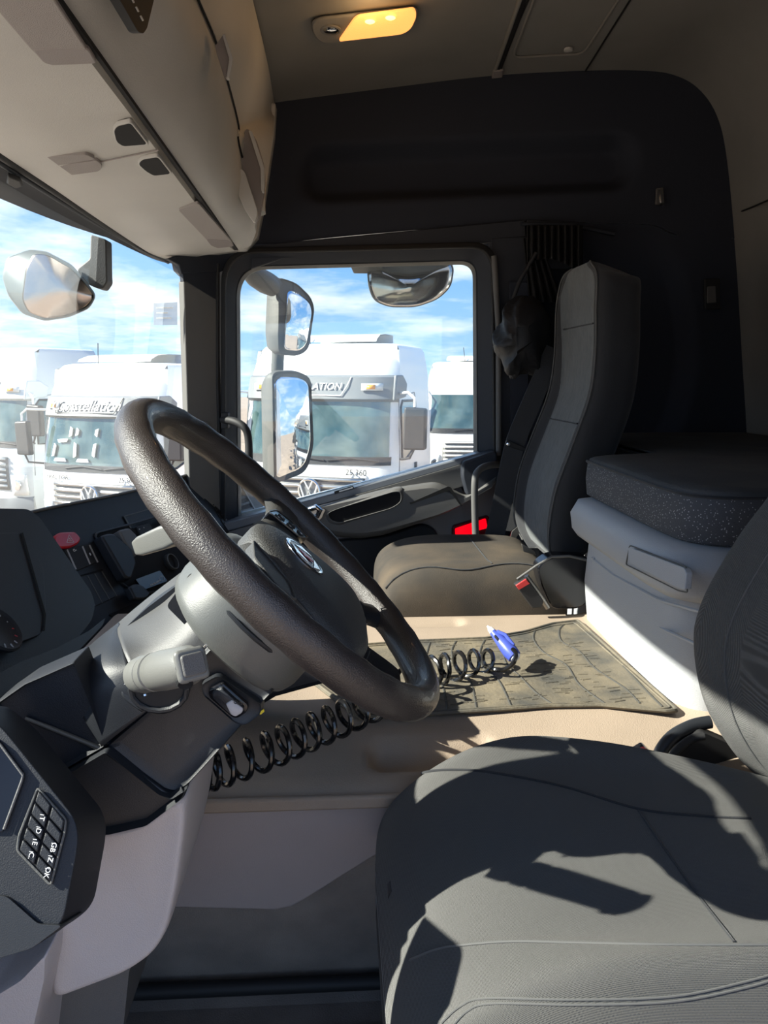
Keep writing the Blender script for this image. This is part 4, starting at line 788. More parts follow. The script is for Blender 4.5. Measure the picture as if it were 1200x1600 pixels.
def backrest(par, cy, path, hw, th, m, mi, ins=.55, bol=.035, insz=(.1, .92), lines=(), name='backrest'):
    P_ = crl([Vector((x, 0, z)) for x, z in path], 10); n = len(P_); K = 44; rings = []
    def frame(i):
        d = (P_[min(i+1, n-1)]-P_[max(i-1, 0)]).normalized(); return d, Vector((-d.z, 0, d.x))   # up, outward (front)
    def sec(i, a, grow=0):
        t = i/(n-1); d, f = frame(i); w = lerp(hw, t)*math.sqrt(max(0, 1-max(0, (t-.93)/.07)**2*.75))*math.sqrt(max(0, 1-max(0, (.06-t)/.06)**2*.5)); T = th*(1-.5*max(0, (t-.93)/.07)**2)*(1-.4*max(0, (.06-t)/.06)**2)
        c, s = math.cos(a), math.sin(a); ww = math.copysign(abs(c)**.42, c); dd_ = math.copysign(abs(s)**.55, s)
        q = T*dd_
        if s > 0: q += -bol*lerp([(0, 1), (.75, 1), (.9, .4), (1, .25)], t)*(1-sm(.50, .86, abs(ww)))
        tp = max(0, (t-.88)/.12); return P_[i]+Vector((0, cy+.045*sm(.78, 1, t)+w*ww*math.sqrt(1-.62*tp**2.2), 0))+f*(q*(1-.45*tp**3)-T-th*.25*tp**3+grow)
    for i in range(n): rings.append([sec(i, 2*math.pi*(j+.5)/K) for j in range(K)])
    loft(name, rings, m, par, sharp=180)
    # insert panel and its seam lines on the front
    def fp(t, w, g):
        i = min(int(t*(n-1)), n-2); k = t*(n-1)-i; wa = max(-1, min(1, w)); s_ = max(0, 1-abs(wa)**(1/.42*2))**.5
        c = math.copysign(abs(wa)**(1/.42), wa); a = math.acos(max(-1, min(1, c))); return sec(i, a, g).lerp(sec(i+1, a, g), k)
    if mi: grid('backrest_insert', lambda u, v: fp(insz[0]+(insz[1]-insz[0])*u, (-1+2*v)*(ins*lerp([(0, .9), (.5, .95), (.8, 1.2), (1, .9)], u)), .0025*min(1, 8*min(u, 1-u, v, 1-v)+.2)), 60, 24, mi, par, sharp=180)
    for t in lines: tube('seam', [fp(t, -ins+2*ins*k/12, .002) for k in range(13)], .002, 'seatd', par, ns=6)
    return fp
# ---- passenger seat
ps_ = thing('passenger_seat', 'dark cloth passenger seat with dusty cushion beside the far door', 'seat', (.35, 1.95, ZF))
pst = ps_
ph_ = cushion('cushion', .315, 1.945, .225, .225, -.452, .115, 'seatdust', ps_, bol=.012, front=.012, crown=.006, pw=7)
tube('seam', [ph_.f(.105+.40*i/20, 1.76+.01*math.sin(i*.5), .001) for i in range(21)], .0022, 'seatd', ps_, ns=6)
tube('seam', [ph_.f(.36, 1.77+.34*i/14, .0006) for i in range(15)], .0016, 'seatd', ps_, ns=6)
prism('seat_side', [Vector(p) for p in [(.12, 1.728, -.50), (.53, 1.728, -.50), (.53, 1.728, -.60), (.14, 1.728, -.575)]], (0, .42, 0), 'seatd', ps_, bevel=.012)
box('seat_base', (.36, 1.95, -.79), (.34, .36, .40), 'black', ps_, bevel=.01)
pp = [(.515, -.47), (.492, -.42), (.485, -.36), (.498, -.26), (.535, -.15), (.572, -.04), (.582, .06), (.580, .16), (.583, .23), (.590, .262), (.600, .292)]
pf_ = backrest(ps_, 1.945, pp, [(0, .19), (.08, .212), (.35, .22), (.6, .20), (.76, .190), (.86, .158), (.93, .125), (1, .075)], .060, 'seatd', 'seatw', ins=.62, bol=.022, insz=(.04, .95), lines=(.44, .66))
tube('piping', [pf_(.03+.93*i/40, -.86, .003) for i in range(41)], .0022, 'seam', ps_, ns=6)
tube('piping', [pf_(.03+.93*i/40, .86, .003) for i in range(41)], .0022, 'seam', ps_, ns=6)
prism('recliner_cover', P(rpx([(838, 885), (862, 868), (918, 870), (922, 880), (920, 940), (905, 952), (862, 952), (845, 915)], 12), Y=1.665), (0, .05, 0), 'gloss', ps_, bevel=.012)
tube('cover_edge', P([(808, 905), (838, 884), (862, 870), (890, 869), (920, 876)], Y=1.66), .003, 'doorp', ps_)
bk = prism('belt_buckle', P(rpx([(804, 914), (824, 903), (850, 940), (846, 950), (832, 951)], 3), Y=1.645), (0, .018, 0), 'black', ps_, bevel=.004)
prism('buckle_button', P([(806, 915), (822, 905), (828, 912), (811, 922)], Y=1.642), (0, .006, 0), 'redbtn', bk, bevel=.001, label='red release button')
tube('buckle_stalk', [U(822, 900, Y=1.66), U(840, 925, Y=1.66), U(856, 950, Y=1.66)], .006, 'steel', bk)
for q in ([(790, 868), (800, 830), (812, 820), (815, 826), (806, 842), (797, 866)], [(815, 850), (836, 862), (838, 868), (818, 862)]):
    prism('hinge_bracket', P(q, Y=2.12 if q[0][0] == 790 else 1.80), (0, .01, 0), 'steel', ps_, bevel=.001)
# ---- seat belt
bl = thing('seat_belt', 'black seat belt hanging beside the passenger seat', 'seat belt', U(765, 850, Y=2.2))
def ribbon(name, cpx, w, y0, m, par, th=.003):
    pts = crl([Vector((x, y, yy)) for x, y, yy in cpx], 6); A, B = [], []
    for i, p in enumerate(pts):
        d = (pts[min(i+1, len(pts)-1)]-pts[max(i-1, 0)]); nn = Vector((-d.y, d.x)).normalized()*w/2
        A.append(U(p.x+nn.x, p.y+nn.y, Y=p.z)); B.append(U(p.x-nn.x, p.y-nn.y, Y=p.z-.01))
    off = Vector((0, th, 0))
    return loft(name, [A, B, [b+off for b in B], [a+off for a in A], A], m, par, closed=False, sharp=30)
ribbon('webbing', [(868, 545, 2.17), (850, 585, 2.16), (826, 640, 2.155), (806, 690, 2.15), (794, 740, 2.15), (782, 800, 2.15), (768, 856, 2.15)], 30, 0, 'strap', bl)
ribbon('webbing', [(836, 620, 2.19), (812, 690, 2.2), (806, 740, 2.2), (800, 830, 2.2)], 18, 0, 'strap', bl)
prism('belt_guide', P([(791, 690), (794, 687), (822, 700), (821, 706), (790, 697)], Y=2.135), (0, .008, 0), 'black', bl, bevel=.002)
lathe('guide_pin', U(794, 694, Y=2.13), (0, -1, 0), [(0, .005), (.003, .005), (.004, 0)], 'chrome', bl, ns=12)
prism('belt_stop', P([(750, 842), (786, 850), (786, 854), (749, 846)], Y=2.135), (0, .01, 0), 'mback', bl, bevel=.001)
# ---- jacket and curtain by the pillar
jk = thing('jacket', 'crumpled glossy black jacket hanging between the side window and the passenger seat', 'jacket', U(805, 590, Y=2.2))
jpx = [(786, 486), (800, 470), (822, 462), (850, 478), (860, 520), (850, 572), (838, 586), (818, 582), (806, 590), (792, 586), (786, 560), (770, 545), (772, 524), (782, 508)]
jo = crl([Vector((x, y, 0)) for x, y in jpx], 3, True); jr = []
for k in range(9):
    t = k/8; s = [.7, .9, 1, 1, .97, .9, .78, .6, .35][k]; random.seed(9+k)
    jr.append([U(815+(p.x-815)*max(s, .06)+3*math.sin(i*.9+k), 530+(p.y-530)*max(s, .06)+3*math.cos(i*1.3+k*2), Y=2.27-.16*t+.006*math.sin(i*1.1+k)) for i, p in enumerate(jo)])
loft('jacket_body', jr, 'cloth', jk, sharp=180)
tube('jacket_loop', P([(800, 472), (812, 440), (826, 415), (838, 395)], Y=2.25), .006, 'cloth', jk)
ct = thing('curtain', 'gathered dark curtain bunched at the top of the far rear pillar', 'curtain', U(860, 372, Y=2.3))
def cf(u, v):
    x = 824+86*u; y = 352+58*v-14*math.sin(math.pi*u)*v+(20*u*v); p = U(x, y, Y=2.30+.018*math.sin(u*52)); return p
grid('curtain_pleats', cf, 90, 10, 'void', ct, sharp=180, solid=.003)
grid('curtain_fall', lambda u, v: U(818+26*u+24*v*u+10*v, 372+100*v, Y=2.33+.016*math.sin(u*25)), 40, 10, 'void', ct, sharp=180, solid=.003)
tube('curtain_rail', P([(815, 350), (870, 350), (915, 356), (960, 366)], Y=2.34), .006, 'wallp', ct)

# ---- driver seat
dsx = thing('driver_seat', 'charcoal cloth driver seat in the foreground with patches of sun', 'seat', (.35, .76, ZF))
dh_ = cushion('cushion', .335, .755, .295, .262, -.505, .15, 'seat', dsx, bol=.034, front=.030, crown=.010, nu=120, nv=120, pw=5, nar=.42)
def seamp(px, r=.0016, m='seam'): tube('seam', [dh_(p.x, p.y, .0004) for p in crl([Vector((x, y, 0)) for x, y in px], 8)], r, m, dsx, ns=6)
seamp([(628, 1222), (667, 1206), (720, 1203), (773, 1208), (880, 1229), (997, 1264), (1093, 1275), (1173, 1279)], .0018, 'seatd')
seamp([(997, 1266), (1020, 1300), (1080, 1385), (1147, 1472)], .0013, 'seatd')
seamp([(640, 1500), (680, 1484), (720, 1477), (800, 1471), (900, 1473), (1050, 1476), (1240, 1476)], .0015)
seamp([(690, 1598), (720, 1572), (760, 1560), (900, 1562), (1050, 1557), (1160, 1535), (1230, 1515)], .0010)
seamp([(700, 1612), (730, 1580), (770, 1568), (900, 1570), (1050, 1565), (1165, 1543), (1230, 1523)], .0010)
box('seat_pan', (.36, .76, -.69), (.46, .44, .06), 'black', dsx, bevel=.01)
loft('suspension_bellows', [[Vector((.36+a*(.17+.012*(k % 2)), .76+b*(.17+.012*(k % 2)), -.99+k*.027)) for a, b in ((-1, -1), (1, -1), (1, 1), (-1, 1))] for k in range(11)], 'black', dsx, sharp=20)
prism('height_lever', [U(x, y, Y=.80) for x, y in rpx([(606, 1400), (612, 1392), (618, 1440), (621, 1478), (612, 1489), (606, 1470)], 3)], (0, .02, 0), 'cowl', dsx, bevel=.003)
tube('slide_bar', crl([U(640, 1538, Y=.9), U(616, 1538, Y=.9), U(608, 1545, Y=.88), U(606, 1570, Y=.85), U(606, 1640, Y=.8)], 4), .007, 'black', dsx)
dp = [(x-.022, z) for x, z in [(.60, -.56), (.555, -.52), (.515, -.46), (.495, -.40), (.490, -.34), (.50, -.28), (.535, -.20), (.58, -.12), (.62, .0), (.66, .15), (.70, .25)]]
df_ = backrest(dsx, .76, dp, [(0, .20), (.1, .235), (.4, .25), (.7, .22), (1, .17)], .065, 'seat', None, ins=.6, bol=.03)
tube('seam', [df_(.03+.93*i/40, .62, .001) for i in range(41)], .0016, 'seam', dsx, ns=6)
# recliner hardware seen in the gap and the buckle
tube('belt_bracket', crl([U(1022, 1218, Y=1.03), U(1030, 1180, Y=1.04), U(1050, 1152, Y=1.05), U(1082, 1134, Y=1.06), U(1110, 1128, Y=1.06)], 5), .010, 'cowl', dsx)
tube('bracket_cable', crl([U(1040, 1214, Y=1.0), U(1052, 1180, Y=1.01), U(1078, 1156, Y=1.02), U(1100, 1150, Y=1.02)], 5), .006, 'black', dsx)
prism('recliner_cover', P(rpx([(1040, 1220), (1062, 1170), (1100, 1145), (1180, 1180), (1180, 1300), (1110, 1240)], 6), Y=1.035), (0, .03, 0), 'black', dsx, bevel=.004)
for a, b, r in (((1098, 1202), (1126, 1228), .010), ((1108, 1208), (1112, 1214), .014), ((1150, 1262), (1215, 1325), .012)):
    tube('recliner_rod', [U(*a, Y=.96), U(*b, Y=.93)], r, 'steel', dsx, ns=14)
prism('hinge_bracket', P([(1150, 1238), (1172, 1250), (1185, 1275), (1160, 1262)], Y=.95), (0, .01, 0), 'steel', dsx, bevel=.001)
bk2 = prism('belt_buckle', P(rpx([(972, 1192), (1010, 1169), (1028, 1186), (1020, 1214), (985, 1205)], 4), Y=1.02), (0, .022, 0), 'gloss', dsx, bevel=.004)
prism('buckle_button', P(rpx([(973, 1191), (1008, 1169), (1016, 1176), (980, 1198)], 2), Y=1.016), (0, .008, 0), 'redbtn', bk2, bevel=.0015, label='red release button')

# ================================================================= BUNK
bu = thing('bunk_base', 'grey plastic bunk base with a drawer behind the engine tunnel', 'bunk', (.8, 1.6, ZF))
def bxy(g): return [(.541-g, 1.66+g), (.533-g, 1.25), (.540-g, 1.165-g), (.585, 1.128-g), (1.26, 1.12-g), (1.26, 2.34), (.72, 2.34), (.72, 1.74+g), (.60, 1.70+g)]
def ringz(g, z, r=.03): return [Vector((v.x, v.y, z)) for v in rpoly([Vector((x, y, 0)) for x, y in bxy(g)], [.02, .02, .03, .03, .02, .02, .02, .02, .02], 4)]
loft('bunk_body', [ringz(-.022, -1.0), ringz(-.018, -.60), ringz(-.008, -.50), ringz(-.004, -.45), ringz(-.010, -.33)], 'bunk', bu, sharp=60)
loft('bunk_rim', [ringz(-.005, -.350), ringz(.012, -.350), ringz(.022, -.335), ringz(.026, -.300), ringz(.014, -.270), ringz(-.02, -.262), ringz(-.05, -.262)], 'bunk', bu, sharp=60)
px_ = plane(Vector((.508, 1.2, -.3)), Vector((.516, 1.66, -.3)), Vector((.508, 1.2, -.4))); BN = facing(px_)
pslab('drawer_front', rpx([(986, 856), (1068, 887), (1072, 895), (1070, 922), (1060, 920), (984, 880)], 3), px_, .01, 'bunk', bu, lift=.0045, bevel=.003)
tube('drawer_gap', [U(x, y, pl=(px_[0]+BN*.0005, px_[1])) for x, y in rpx([(984, 852), (1072, 886), (1074, 926), (1060, 923), (978, 882)], 3)], .0012, 'mback', bu, closed=True, ns=6)
pq = plane(Vector((.546, 1.2, -.45)), Vector((.554, 1.66, -.45)), Vector((.555, 1.2, -.55)))
tube('panel_line', [U(x, y, pl=(pq[0]+facing(pq)*.001, pq[1])) for x, y in rpx([(928, 897), (975, 930), (1000, 962), (1040, 985), (1100, 1012)], 8)], .003, 'bunk', bu, ns=6)
tube('panel_line', [U(x, y, pl=(pq[0]+facing(pq)*.001, pq[1])) for x, y in rpx([(922, 870), (960, 900), (1030, 938), (1110, 960)], 8)], .003, 'bunk', bu, ns=6)
mt_ = thing('mattress', 'charcoal bunk mattress with speckled sides on the grey bunk base', 'mattress', (.85, 1.7, -.262))
loft('mattress_body', [ringz(-.01, -.261), ringz(-.001, -.255), ringz(.002, -.22), ringz(0, -.186), ringz(-.006, -.178), ringz(-.02, -.175)], 'speck', mt_, sharp=60)
loft('mattress_top', [ringz(-.002, -.184), ringz(-.003, -.1775), ringz(-.010, -.1735), ringz(-.05, -.172)], 'matttop', mt_, sharp=60)
tube('mattress_piping', ringz(.001, -.183), .003, 'seatd', mt_, closed=True, ns=6)
# far footwell floor panel under the passenger seat / behind
prism('tunnel_far_side', [Vector(p) for p in [(-.5, 1.735, -.66), (.6, 1.735, -.66), (.6, 1.735, -1), (-.5, 1.735, -1)]], (0, .01, 0), 'tside', tn, bevel=0)
# firewall behind the far footwell
prism('dash_lower', [Vector(p) for p in [(-.62, 1.2, -.55), (-.46, 2.38, -.55), (-.50, 2.38, -1), (-.66, 1.2, -1)]], (-.05, 0, 0), 'dash', db, bevel=0)
# ================================================================= OUTSIDE: yard ground, mirrors, parked trucks
GZ = -2.8
def gzf(x, y): return GZ-.32*sm(-1.0, -4.0, x)
gd = struct(grid('floor', lambda u, v: (lambda x, y: Vector((x, y, gzf(x, y))))(-70+150*u, -50+170*v), 120, 60, 'dirt')); gd.name = 'yard_ground'
# cab outer shell under the door and roof skin so that no light leaks in
shl = struct(prism('trim_4', [Vector((-.80, .1, .93)), Vector((1.6, .1, .98)), Vector((1.6, 2.50, .98)), Vector((-.42, 2.50, .93)), Vector((-.75, 2.2, .93))], (0, 0, .04), 'paint', bevel=.02)); 
struct(prism('outer_side', [Vector(p) for p in [(-.42, 2.50, .93), (1.6, 2.50, .98), (1.6, 2.50, .37), (-.42, 2.50, .37)]], (0, .02, 0), 'paint', shl, bevel=0))
struct(prism('outer_rear', [Vector(p) for p in [(1.45, .1, -1.1), (1.45, 2.5, -1.1), (1.45, 2.5, .95), (1.45, .1, .95)]], (.03, 0, 0), 'paint', shl, bevel=0))
struct(prism('outer_quarter', [Vector(p) for p in [(.46, 2.50, .37), (1.6, 2.50, .37), (1.6, 2.50, -1.1), (.46, 2.50, -1.1)]], (0, .02, 0), 'paint', shl, bevel=0))
struct(prism('outer_door', [Vector(p) for p in [(-.42, 2.47, -.46), (.46, 2.47, -.24), (.46, 2.47, -1.1), (-.42, 2.47, -1.1)]], (0, .02, 0), 'paint', shl, bevel=0))
struct(prism('outer_front', [Vector(p) for p in [(-.92, .15, -.40), (-.92, 2.3, -.40), (-.95, 2.3, -1.3), (-.95, .15, -1.3)]], (-.03, 0, 0), 'paint', shl, bevel=0))
struct(loft('roof_front', [[wsf(y, z)+Vector((-.01+(.36-z)*.15, 0, 0)) for y in ys] for z in (.352, .65, .94)], 'paint', shl, closed=False, solid=.01))
struct(loft('roof_side', [[Vector((XW(.2)-.02, .12, .36)), Vector((XW(.2)-.02, .12, .95))], [Vector((XW(.2)-.02, .2, .36)), Vector((XW(.2)-.02, .2, .95))]], 'paint', shl, closed=False, solid=.01))
# ---- door mirrors
dm = thing('door_mirror', 'tall grey main door mirror and smaller wide angle mirror above it, outside the side window', 'mirror', U(430, 760, Y=2.7))
MN = Vector((.78, -.62, .03)).normalized()
def mpl(px, py, Y): p = U(px, py, Y=Y); return (p, MN)
m1 = mpl(455, 665, 2.72)
mo1 = rpx([(428, 580), (470, 580), (489, 590), (490, 700), (480, 738), (436, 755), (431, 752)], 14)
def mir(name, px, pl, th, gpx, par, rad=1.5):
    n = MN; f = [U(x, y, pl=pl) for x, y in px]; c = sum(f, Vector())/len(f)
    dome = lambda p, q, l: (lambda w: w-n*((w-c).length**2/(2*rad))+n*l)(c+(p-c)*q)
    h = loft(name, [[dome(p, q, -.002) for p in f] for q in (.02, .3, .6, .85, .97)]+[[dome(p, 1.0, .004) for p in f], [dome(p, 1.02, -.008) for p in f], [c+(p-c)*.99-n*th*.6 for p in f], [c+(p-c)*.86-n*th for p in f], [c+(p-c)*.5-n*th*1.06 for p in f]], 'mback', par, sharp=60)
    g = [U(x, y, pl=pl) for x, y in gpx]
    loft('mirror_glass', [[dome(p, q, .0025) for p in g] for q in (1, .9, .75, .6, .45, .3, .15, .01)], 'mirror', h, sharp=180, label='mirror glass')
    return h
mir('main_housing', mo1, m1, .075, rpx([(431, 584), (469, 584), (486, 592), (487, 698), (477, 734), (438, 750), (434, 748)], 14), dm)
m2 = mpl(465, 500, 2.70)
mo2 = rpx([(440, 432), (466, 442), (488, 464), (493, 480), (484, 545), (472, 555), (440, 553), (436, 520)], 9)
mir('upper_housing', mo2, m2, .075, rpx([(451, 453), (470, 458), (487, 472), (490, 486), (481, 541), (471, 551), (446, 548), (445, 520)], 8), dm, .6)
tube('mirror_arm', crl([U(392, 428, Y=2.52), U(412, 432, Y=2.60), U(432, 446, Y=2.68), U(437, 470, Y=2.74), U(434, 560, Y=2.75), U(430, 650, Y=2.78), U(428, 745, Y=2.75)], 5), .022, 'mback', dm, ns=12)
lathe('arm_bracket', U(398, 432, Y=2.54), (.4, .8, -.2), [(-.05, .020), (0, .032), (.06, .034), (.11, .028)], 'mback', dm)
km = thing('kerb_mirror', 'curved kerb view mirror hanging above the side window', 'mirror', U(640, 410, Y=2.6))
ko = rpx([(574, 424), (579, 414), (604, 426), (640, 430), (675, 424), (704, 409), (709, 420), (705, 448), (684, 468), (650, 480), (608, 480), (584, 470), (576, 450)], 12, 5)
kc_ = (640, 448)
loft('mirror_shell', [[U(kc_[0]+(x-kc_[0])*s, kc_[1]+(y-kc_[1])*s, Y=yy) for x, y in ko] for s, yy in ((1, 2.60), (1.01, 2.62), (.9, 2.66), (.6, 2.68))], 'mback', km, sharp=60)
kg = loft('mirror_glass', [[U(kc_[0]+(x-kc_[0])*s, kc_[1]+(y-kc_[1])*s, Y=2.60-.030*(1-s*s)) + Vector((0, 0, 0)) for x, y in ko] for s in (.97, .9, .78, .62, .45, .25, .05)], mat('kerb_mirror_glass', (.62, .60, .58), .12, 1), km, sharp=180, label='convex mirror glass')
kg.rotation_euler = (0, 0, 0)
prism('mirror_arm', [(.02, 2.47, .37), (.10, 2.47, .37), (.16, 2.62, .33), (.05, 2.62, .33)], (0, 0, .05), 'mback', km, bevel=.006)
prism('mirror_mount', P(rpx([(588, 404), (700, 398), (706, 412), (676, 425), (640, 431), (606, 427), (584, 414)], 4), Y=2.58), (0, .08, 0), 'mback', km, bevel=.006)
fm_ = thing('front_mirror', 'front view mirror on an arm outside the windscreen', 'mirror', U(80, 500, Y=2.0))
fo_ = rpx([(3, 432), (10, 402), (45, 389), (72, 392), (112, 413), (134, 438), (151, 462), (140, 482), (108, 496), (70, 502), (34, 490), (12, 462)], 8)
fc_ = (78, 446)
loft('mirror_shell', [[U(fc_[0]+(x-fc_[0])*s, fc_[1]+(y-fc_[1])*s, Y=yy) for x, y in fo_] for s, yy in ((.98, 1.96), (1, 1.97), (1.0, 2.0), (.9, 2.05), (.6, 2.09))], 'palem', fm_, sharp=60)
kg2 = loft('mirror_glass', [[U(88+(x-88)*s, 448+(y-448)*s, Y=1.957-.016*(1-s*s)) for x, y in rpx([(34, 468), (40, 420), (52, 396), (75, 398), (112, 420), (132, 442), (148, 463), (136, 480), (106, 493), (72, 498), (44, 488)], 8)] for s in (1, .95, .9, .83, .75, .65, .55, .43, .3, .17, .05)], mat('front_mirror_glass', (.52, .46, .41), .22, 1), fm_, sharp=180, label='convex mirror glass')  # brown tint painted in for the reflected ground
prism('mirror_arm', P(rpx([(141, 366), (166, 374), (167, 432), (168, 440), (160, 452), (150, 450), (128, 440), (120, 420), (140, 404)], 4), Y=2.02), (0, .05, 0), 'mback', fm_, bevel=.008)
# windscreen sticker
stk = prism('windscreen_sticker', P([(240, 474), (277, 472), (277, 508), (240, 508)], Y=2.30), (0, .001, 0), glass('sticker_film', (.9, .92, .95), .45), wn2, bevel=0)
struct(stk)
for k, q in enumerate(((244, 480, 270), (244, 488, 262), (244, 496, 268))):
    struct(prism('sticker_line', P([(q[0], q[1]), (q[2], q[1]), (q[2], q[1]+2), (q[0], q[1]+2)], Y=2.299), (0, .0005, 0), 'white', wn2, bevel=0))

TZ = [(.32, 1.16, .10), (.60, 1.22, .02), (1.0, 1.245, .0), (1.45, 1.25, .02), (1.60, 1.25, .05), (2.0, 1.235, .12), (2.45, 1.21, .22), (2.80, 1.19, .28), (3.0, 1.16, .36)]
def truck(label, loc, rot, roof=3.28, body='paint', visor='tgrey', word=None, digits=False, left='', right='', badge=True, spoiler=True, dull=False, rword=None):
    t = thing('truck', label, 'truck', (0, 0, 0), group='trucks parked in the yard')
    tz_ = TZ+[(roof-.10, 1.12, .46), (roof-.03, 1.07, .53), (roof, .98, .66), (roof+.015, .6, 1.1)]
    wv = lambda z: lerp([(a, b) for a, b, c in tz_], z); yv = lambda z: lerp([(a, c) for a, b, c in tz_], z)
    fr = lambda x, z: yv(z)+.20*min(1, abs(x)/wv(z))**5+.05*(x/1.25)**2
    def rg(z):
        w = wv(z); f = [Vector((w*s, fr(w*s, z), z)) for s in [math.sin(math.pi/2*k/12) for k in range(-12, 13)]]
        return f+[Vector((w, .6, z)), Vector((w, 1.4, z)), Vector((w*.97, 2.15, z)), Vector((0, 2.2, z)), Vector((-w*.97, 2.15, z)), Vector((-w, 1.4, z)), Vector((-w, .6, z))] if yv(z) < .5 else \
            f+[Vector((w, yv(z)+.5, z)), Vector((w, 1.5, z)), Vector((w*.97, 2.15, z)), Vector((0, 2.2, z)), Vector((-w*.97, 2.15, z)), Vector((-w, 1.5, z)), Vector((-w, yv(z)+.5, z))]
    loft('cab_body', [rg(z) for z, _, _ in tz_], body, t, sharp=35)
    def fpt(name, x0, x1, z0, z1, m, off=.012, par=t, nx=10, nz=3, th=.0, w0=None, **k):
        f = lambda u, v: (lambda z: (lambda x: Vector((x, fr(x, z)-off, z)))((x0+(x1-x0)*u)*(1 if w0 is None else 1+(w0-1)*v)))(z0+(z1-z0)*v)
        return grid(name, f, nx, nz, m, par, solid=th, sharp=180, **k)
    def ftext(s, x, z, size, m, par, **k): return text('lettering', s, (x, fr(x, z)-.045, z), (1, 0, 0), (0, .15, 1), size, m, par, depth=.003, **k)
    ws_ = fpt('windscreen', -1.13, 1.13, 1.64, 2.46, 'tglass', .012, nx=16, nz=6, w0=.97)
    fpt('wiper_panel', -1.16, 1.16, 1.54, 1.66, 'tdark' if visor != 'paint' else 'tgrey', .016, nx=16)
    for x in (-.55, .25):
        tube('wiper', [(x, fr(x, 1.60)-.03, 1.60), (x+.35, fr(x+.35, 1.63)-.03, 1.64), (x+.75, fr(x+.75, 1.60)-.03, 1.60)], .012, 'tdark', t, ns=6)
    if visor:
        vs = loft('visor', [[Vector((x, fr(x, 2.82)-.0, 2.82)) for x in [-1.19+2.38*k/16 for k in range(17)]], [Vector((x, fr(x, 2.78)-.05, 2.79)) for x in [-1.2+2.4*k/16 for k in range(17)]],
             [Vector((x, fr(x, 2.5)-.10, 2.48)) for x in [-1.22+2.44*k/16 for k in range(17)]], [Vector((x, fr(x, 2.44)-.0, 2.43)) for x in [-1.2+2.4*k/16 for k in range(17)]]], visor, t, closed=False, sharp=35)
        if visor != 'paint':
            prism('visor_cheek', [(1.17, .22, 2.46), (1.17, .75, 2.50), (1.17, .80, 2.70), (1.17, .60, 2.82), (1.17, .30, 2.82)], (.05, 0, 0), visor, t, bevel=.02)
            for s in (-1, 1):
                ml = fpt('marker_lamp', .72*s, 1.02*s, 2.60, 2.70, 'lampw', .105, par=vs, nx=3, nz=1, th=.02)
                fpt('marker_lens', .80*s, .92*s, 2.62, 2.68, 'lamp_y', .122, par=ml if False else vs, nx=2, nz=1, th=.01)
            tube('visor_line', [(.55, fr(.55, 2.80)-.06, 2.79), (.50, fr(.5, 2.65)-.09, 2.66), (.42, fr(.42, 2.50)-.105, 2.53), (-.80, fr(-.8, 2.50)-.105, 2.53), (-.86, fr(-.86, 2.72)-.08, 2.72)], .008, 'white' if word == 'CONSTELLATION' else 'tdark', vs, ns=5)
        if word == 'CONSTELLATION':
            text('lettering', word, (-.16, fr(0, 2.64)-.083, 2.655), (1, 0, 0), (0, .35, 1), .145, 'white', vs, depth=.004, shear=.2)
        elif word:
            text('lettering', word, (-.18, fr(0, 2.64)-.084, 2.65), (1, .0, 0), (0, .35, 1), .26, 'white', vs, depth=.002, shear=.35)
    if digits:
        def seg(x0, z0, x1, z1, w=.045):
            d = Vector((x1-x0, 0, z1-z0)).normalized(); q = Vector((-d.z, 0, d.x))*w; a = Vector((x0, 0, z0)); b = Vector((x1, 0, z1))
            pts = [a-q*.6+d*.02, a+q*.6+d*.05, b+q*.6-d*.05, b-q*.6-d*.02]
            prism('digit_segment', [Vector((p.x, fr(p.x, p.z)-.05, p.z)) for p in pts], (0, .02, 0), 'white', ws_, bevel=0)
        for s in [(-.46, 2.32, -.48, 2.10), (-.50, 2.07, -.78, 2.05), (-.80, 2.03, -.86, 1.76), (-.84, 1.74, -.52, 1.74), (-.32, 2.30, -.35, 2.12), (-.36, 2.06, -.36, 1.76), (-.34, 1.74, -.04, 1.74), (.02, 1.78, .05, 2.06), (.05, 2.12, .07, 2.30)]: seg(*s)
    if left: ftext(left, -.72, 1.44, .10, 'tdark', t)
    if right: ftext(right, .70, 1.44, .12, 'tdark', t)
    gp = fpt('grille_panel', -.82, .82, .72, 1.36, 'tgrille', .015, th=.02, nx=10)
    for k in range(6):
        z = .78+.105*k; fpt('grille_slat', -.80, .80, z, z+.045, 'silver' if not dull else body, .05, par=gp, nx=8, nz=1, th=.02)
    if badge:
        bc = Vector((0, fr(0, 1.18)-.075, 1.16)); bd = lathe('badge', bc, (0, -1, 0), [(0, .185), (.02, .185), (.03, .165), (.015, .158), (.012, 0)], 'tgrey', gp, ns=32, label='round chrome badge')
        tube('badge_ring', [bc+Vector((math.cos(a*.2618)*.165, -.03, math.sin(a*.2618)*.165)) for a in range(24)], .016, 'chrome', bd, closed=True, ns=6)
        def bars(pts, w=.013): tube('badge_letter', [bc+Vector((x, -.034, z)) for x, z in pts], w, 'white', bd, ns=6)
        bars([(-.062, .145), (0, .022), (.062, .145)]); bars([(-.135, .085), (-.068, -.125), (0, .0), (.068, -.125), (.135, .085)])
    elif rword:
        ftext('H', 0, 1.42, .16, 'tgrey', t); ftext(rword, .0, 1.27, .10, 'tgrey', t)
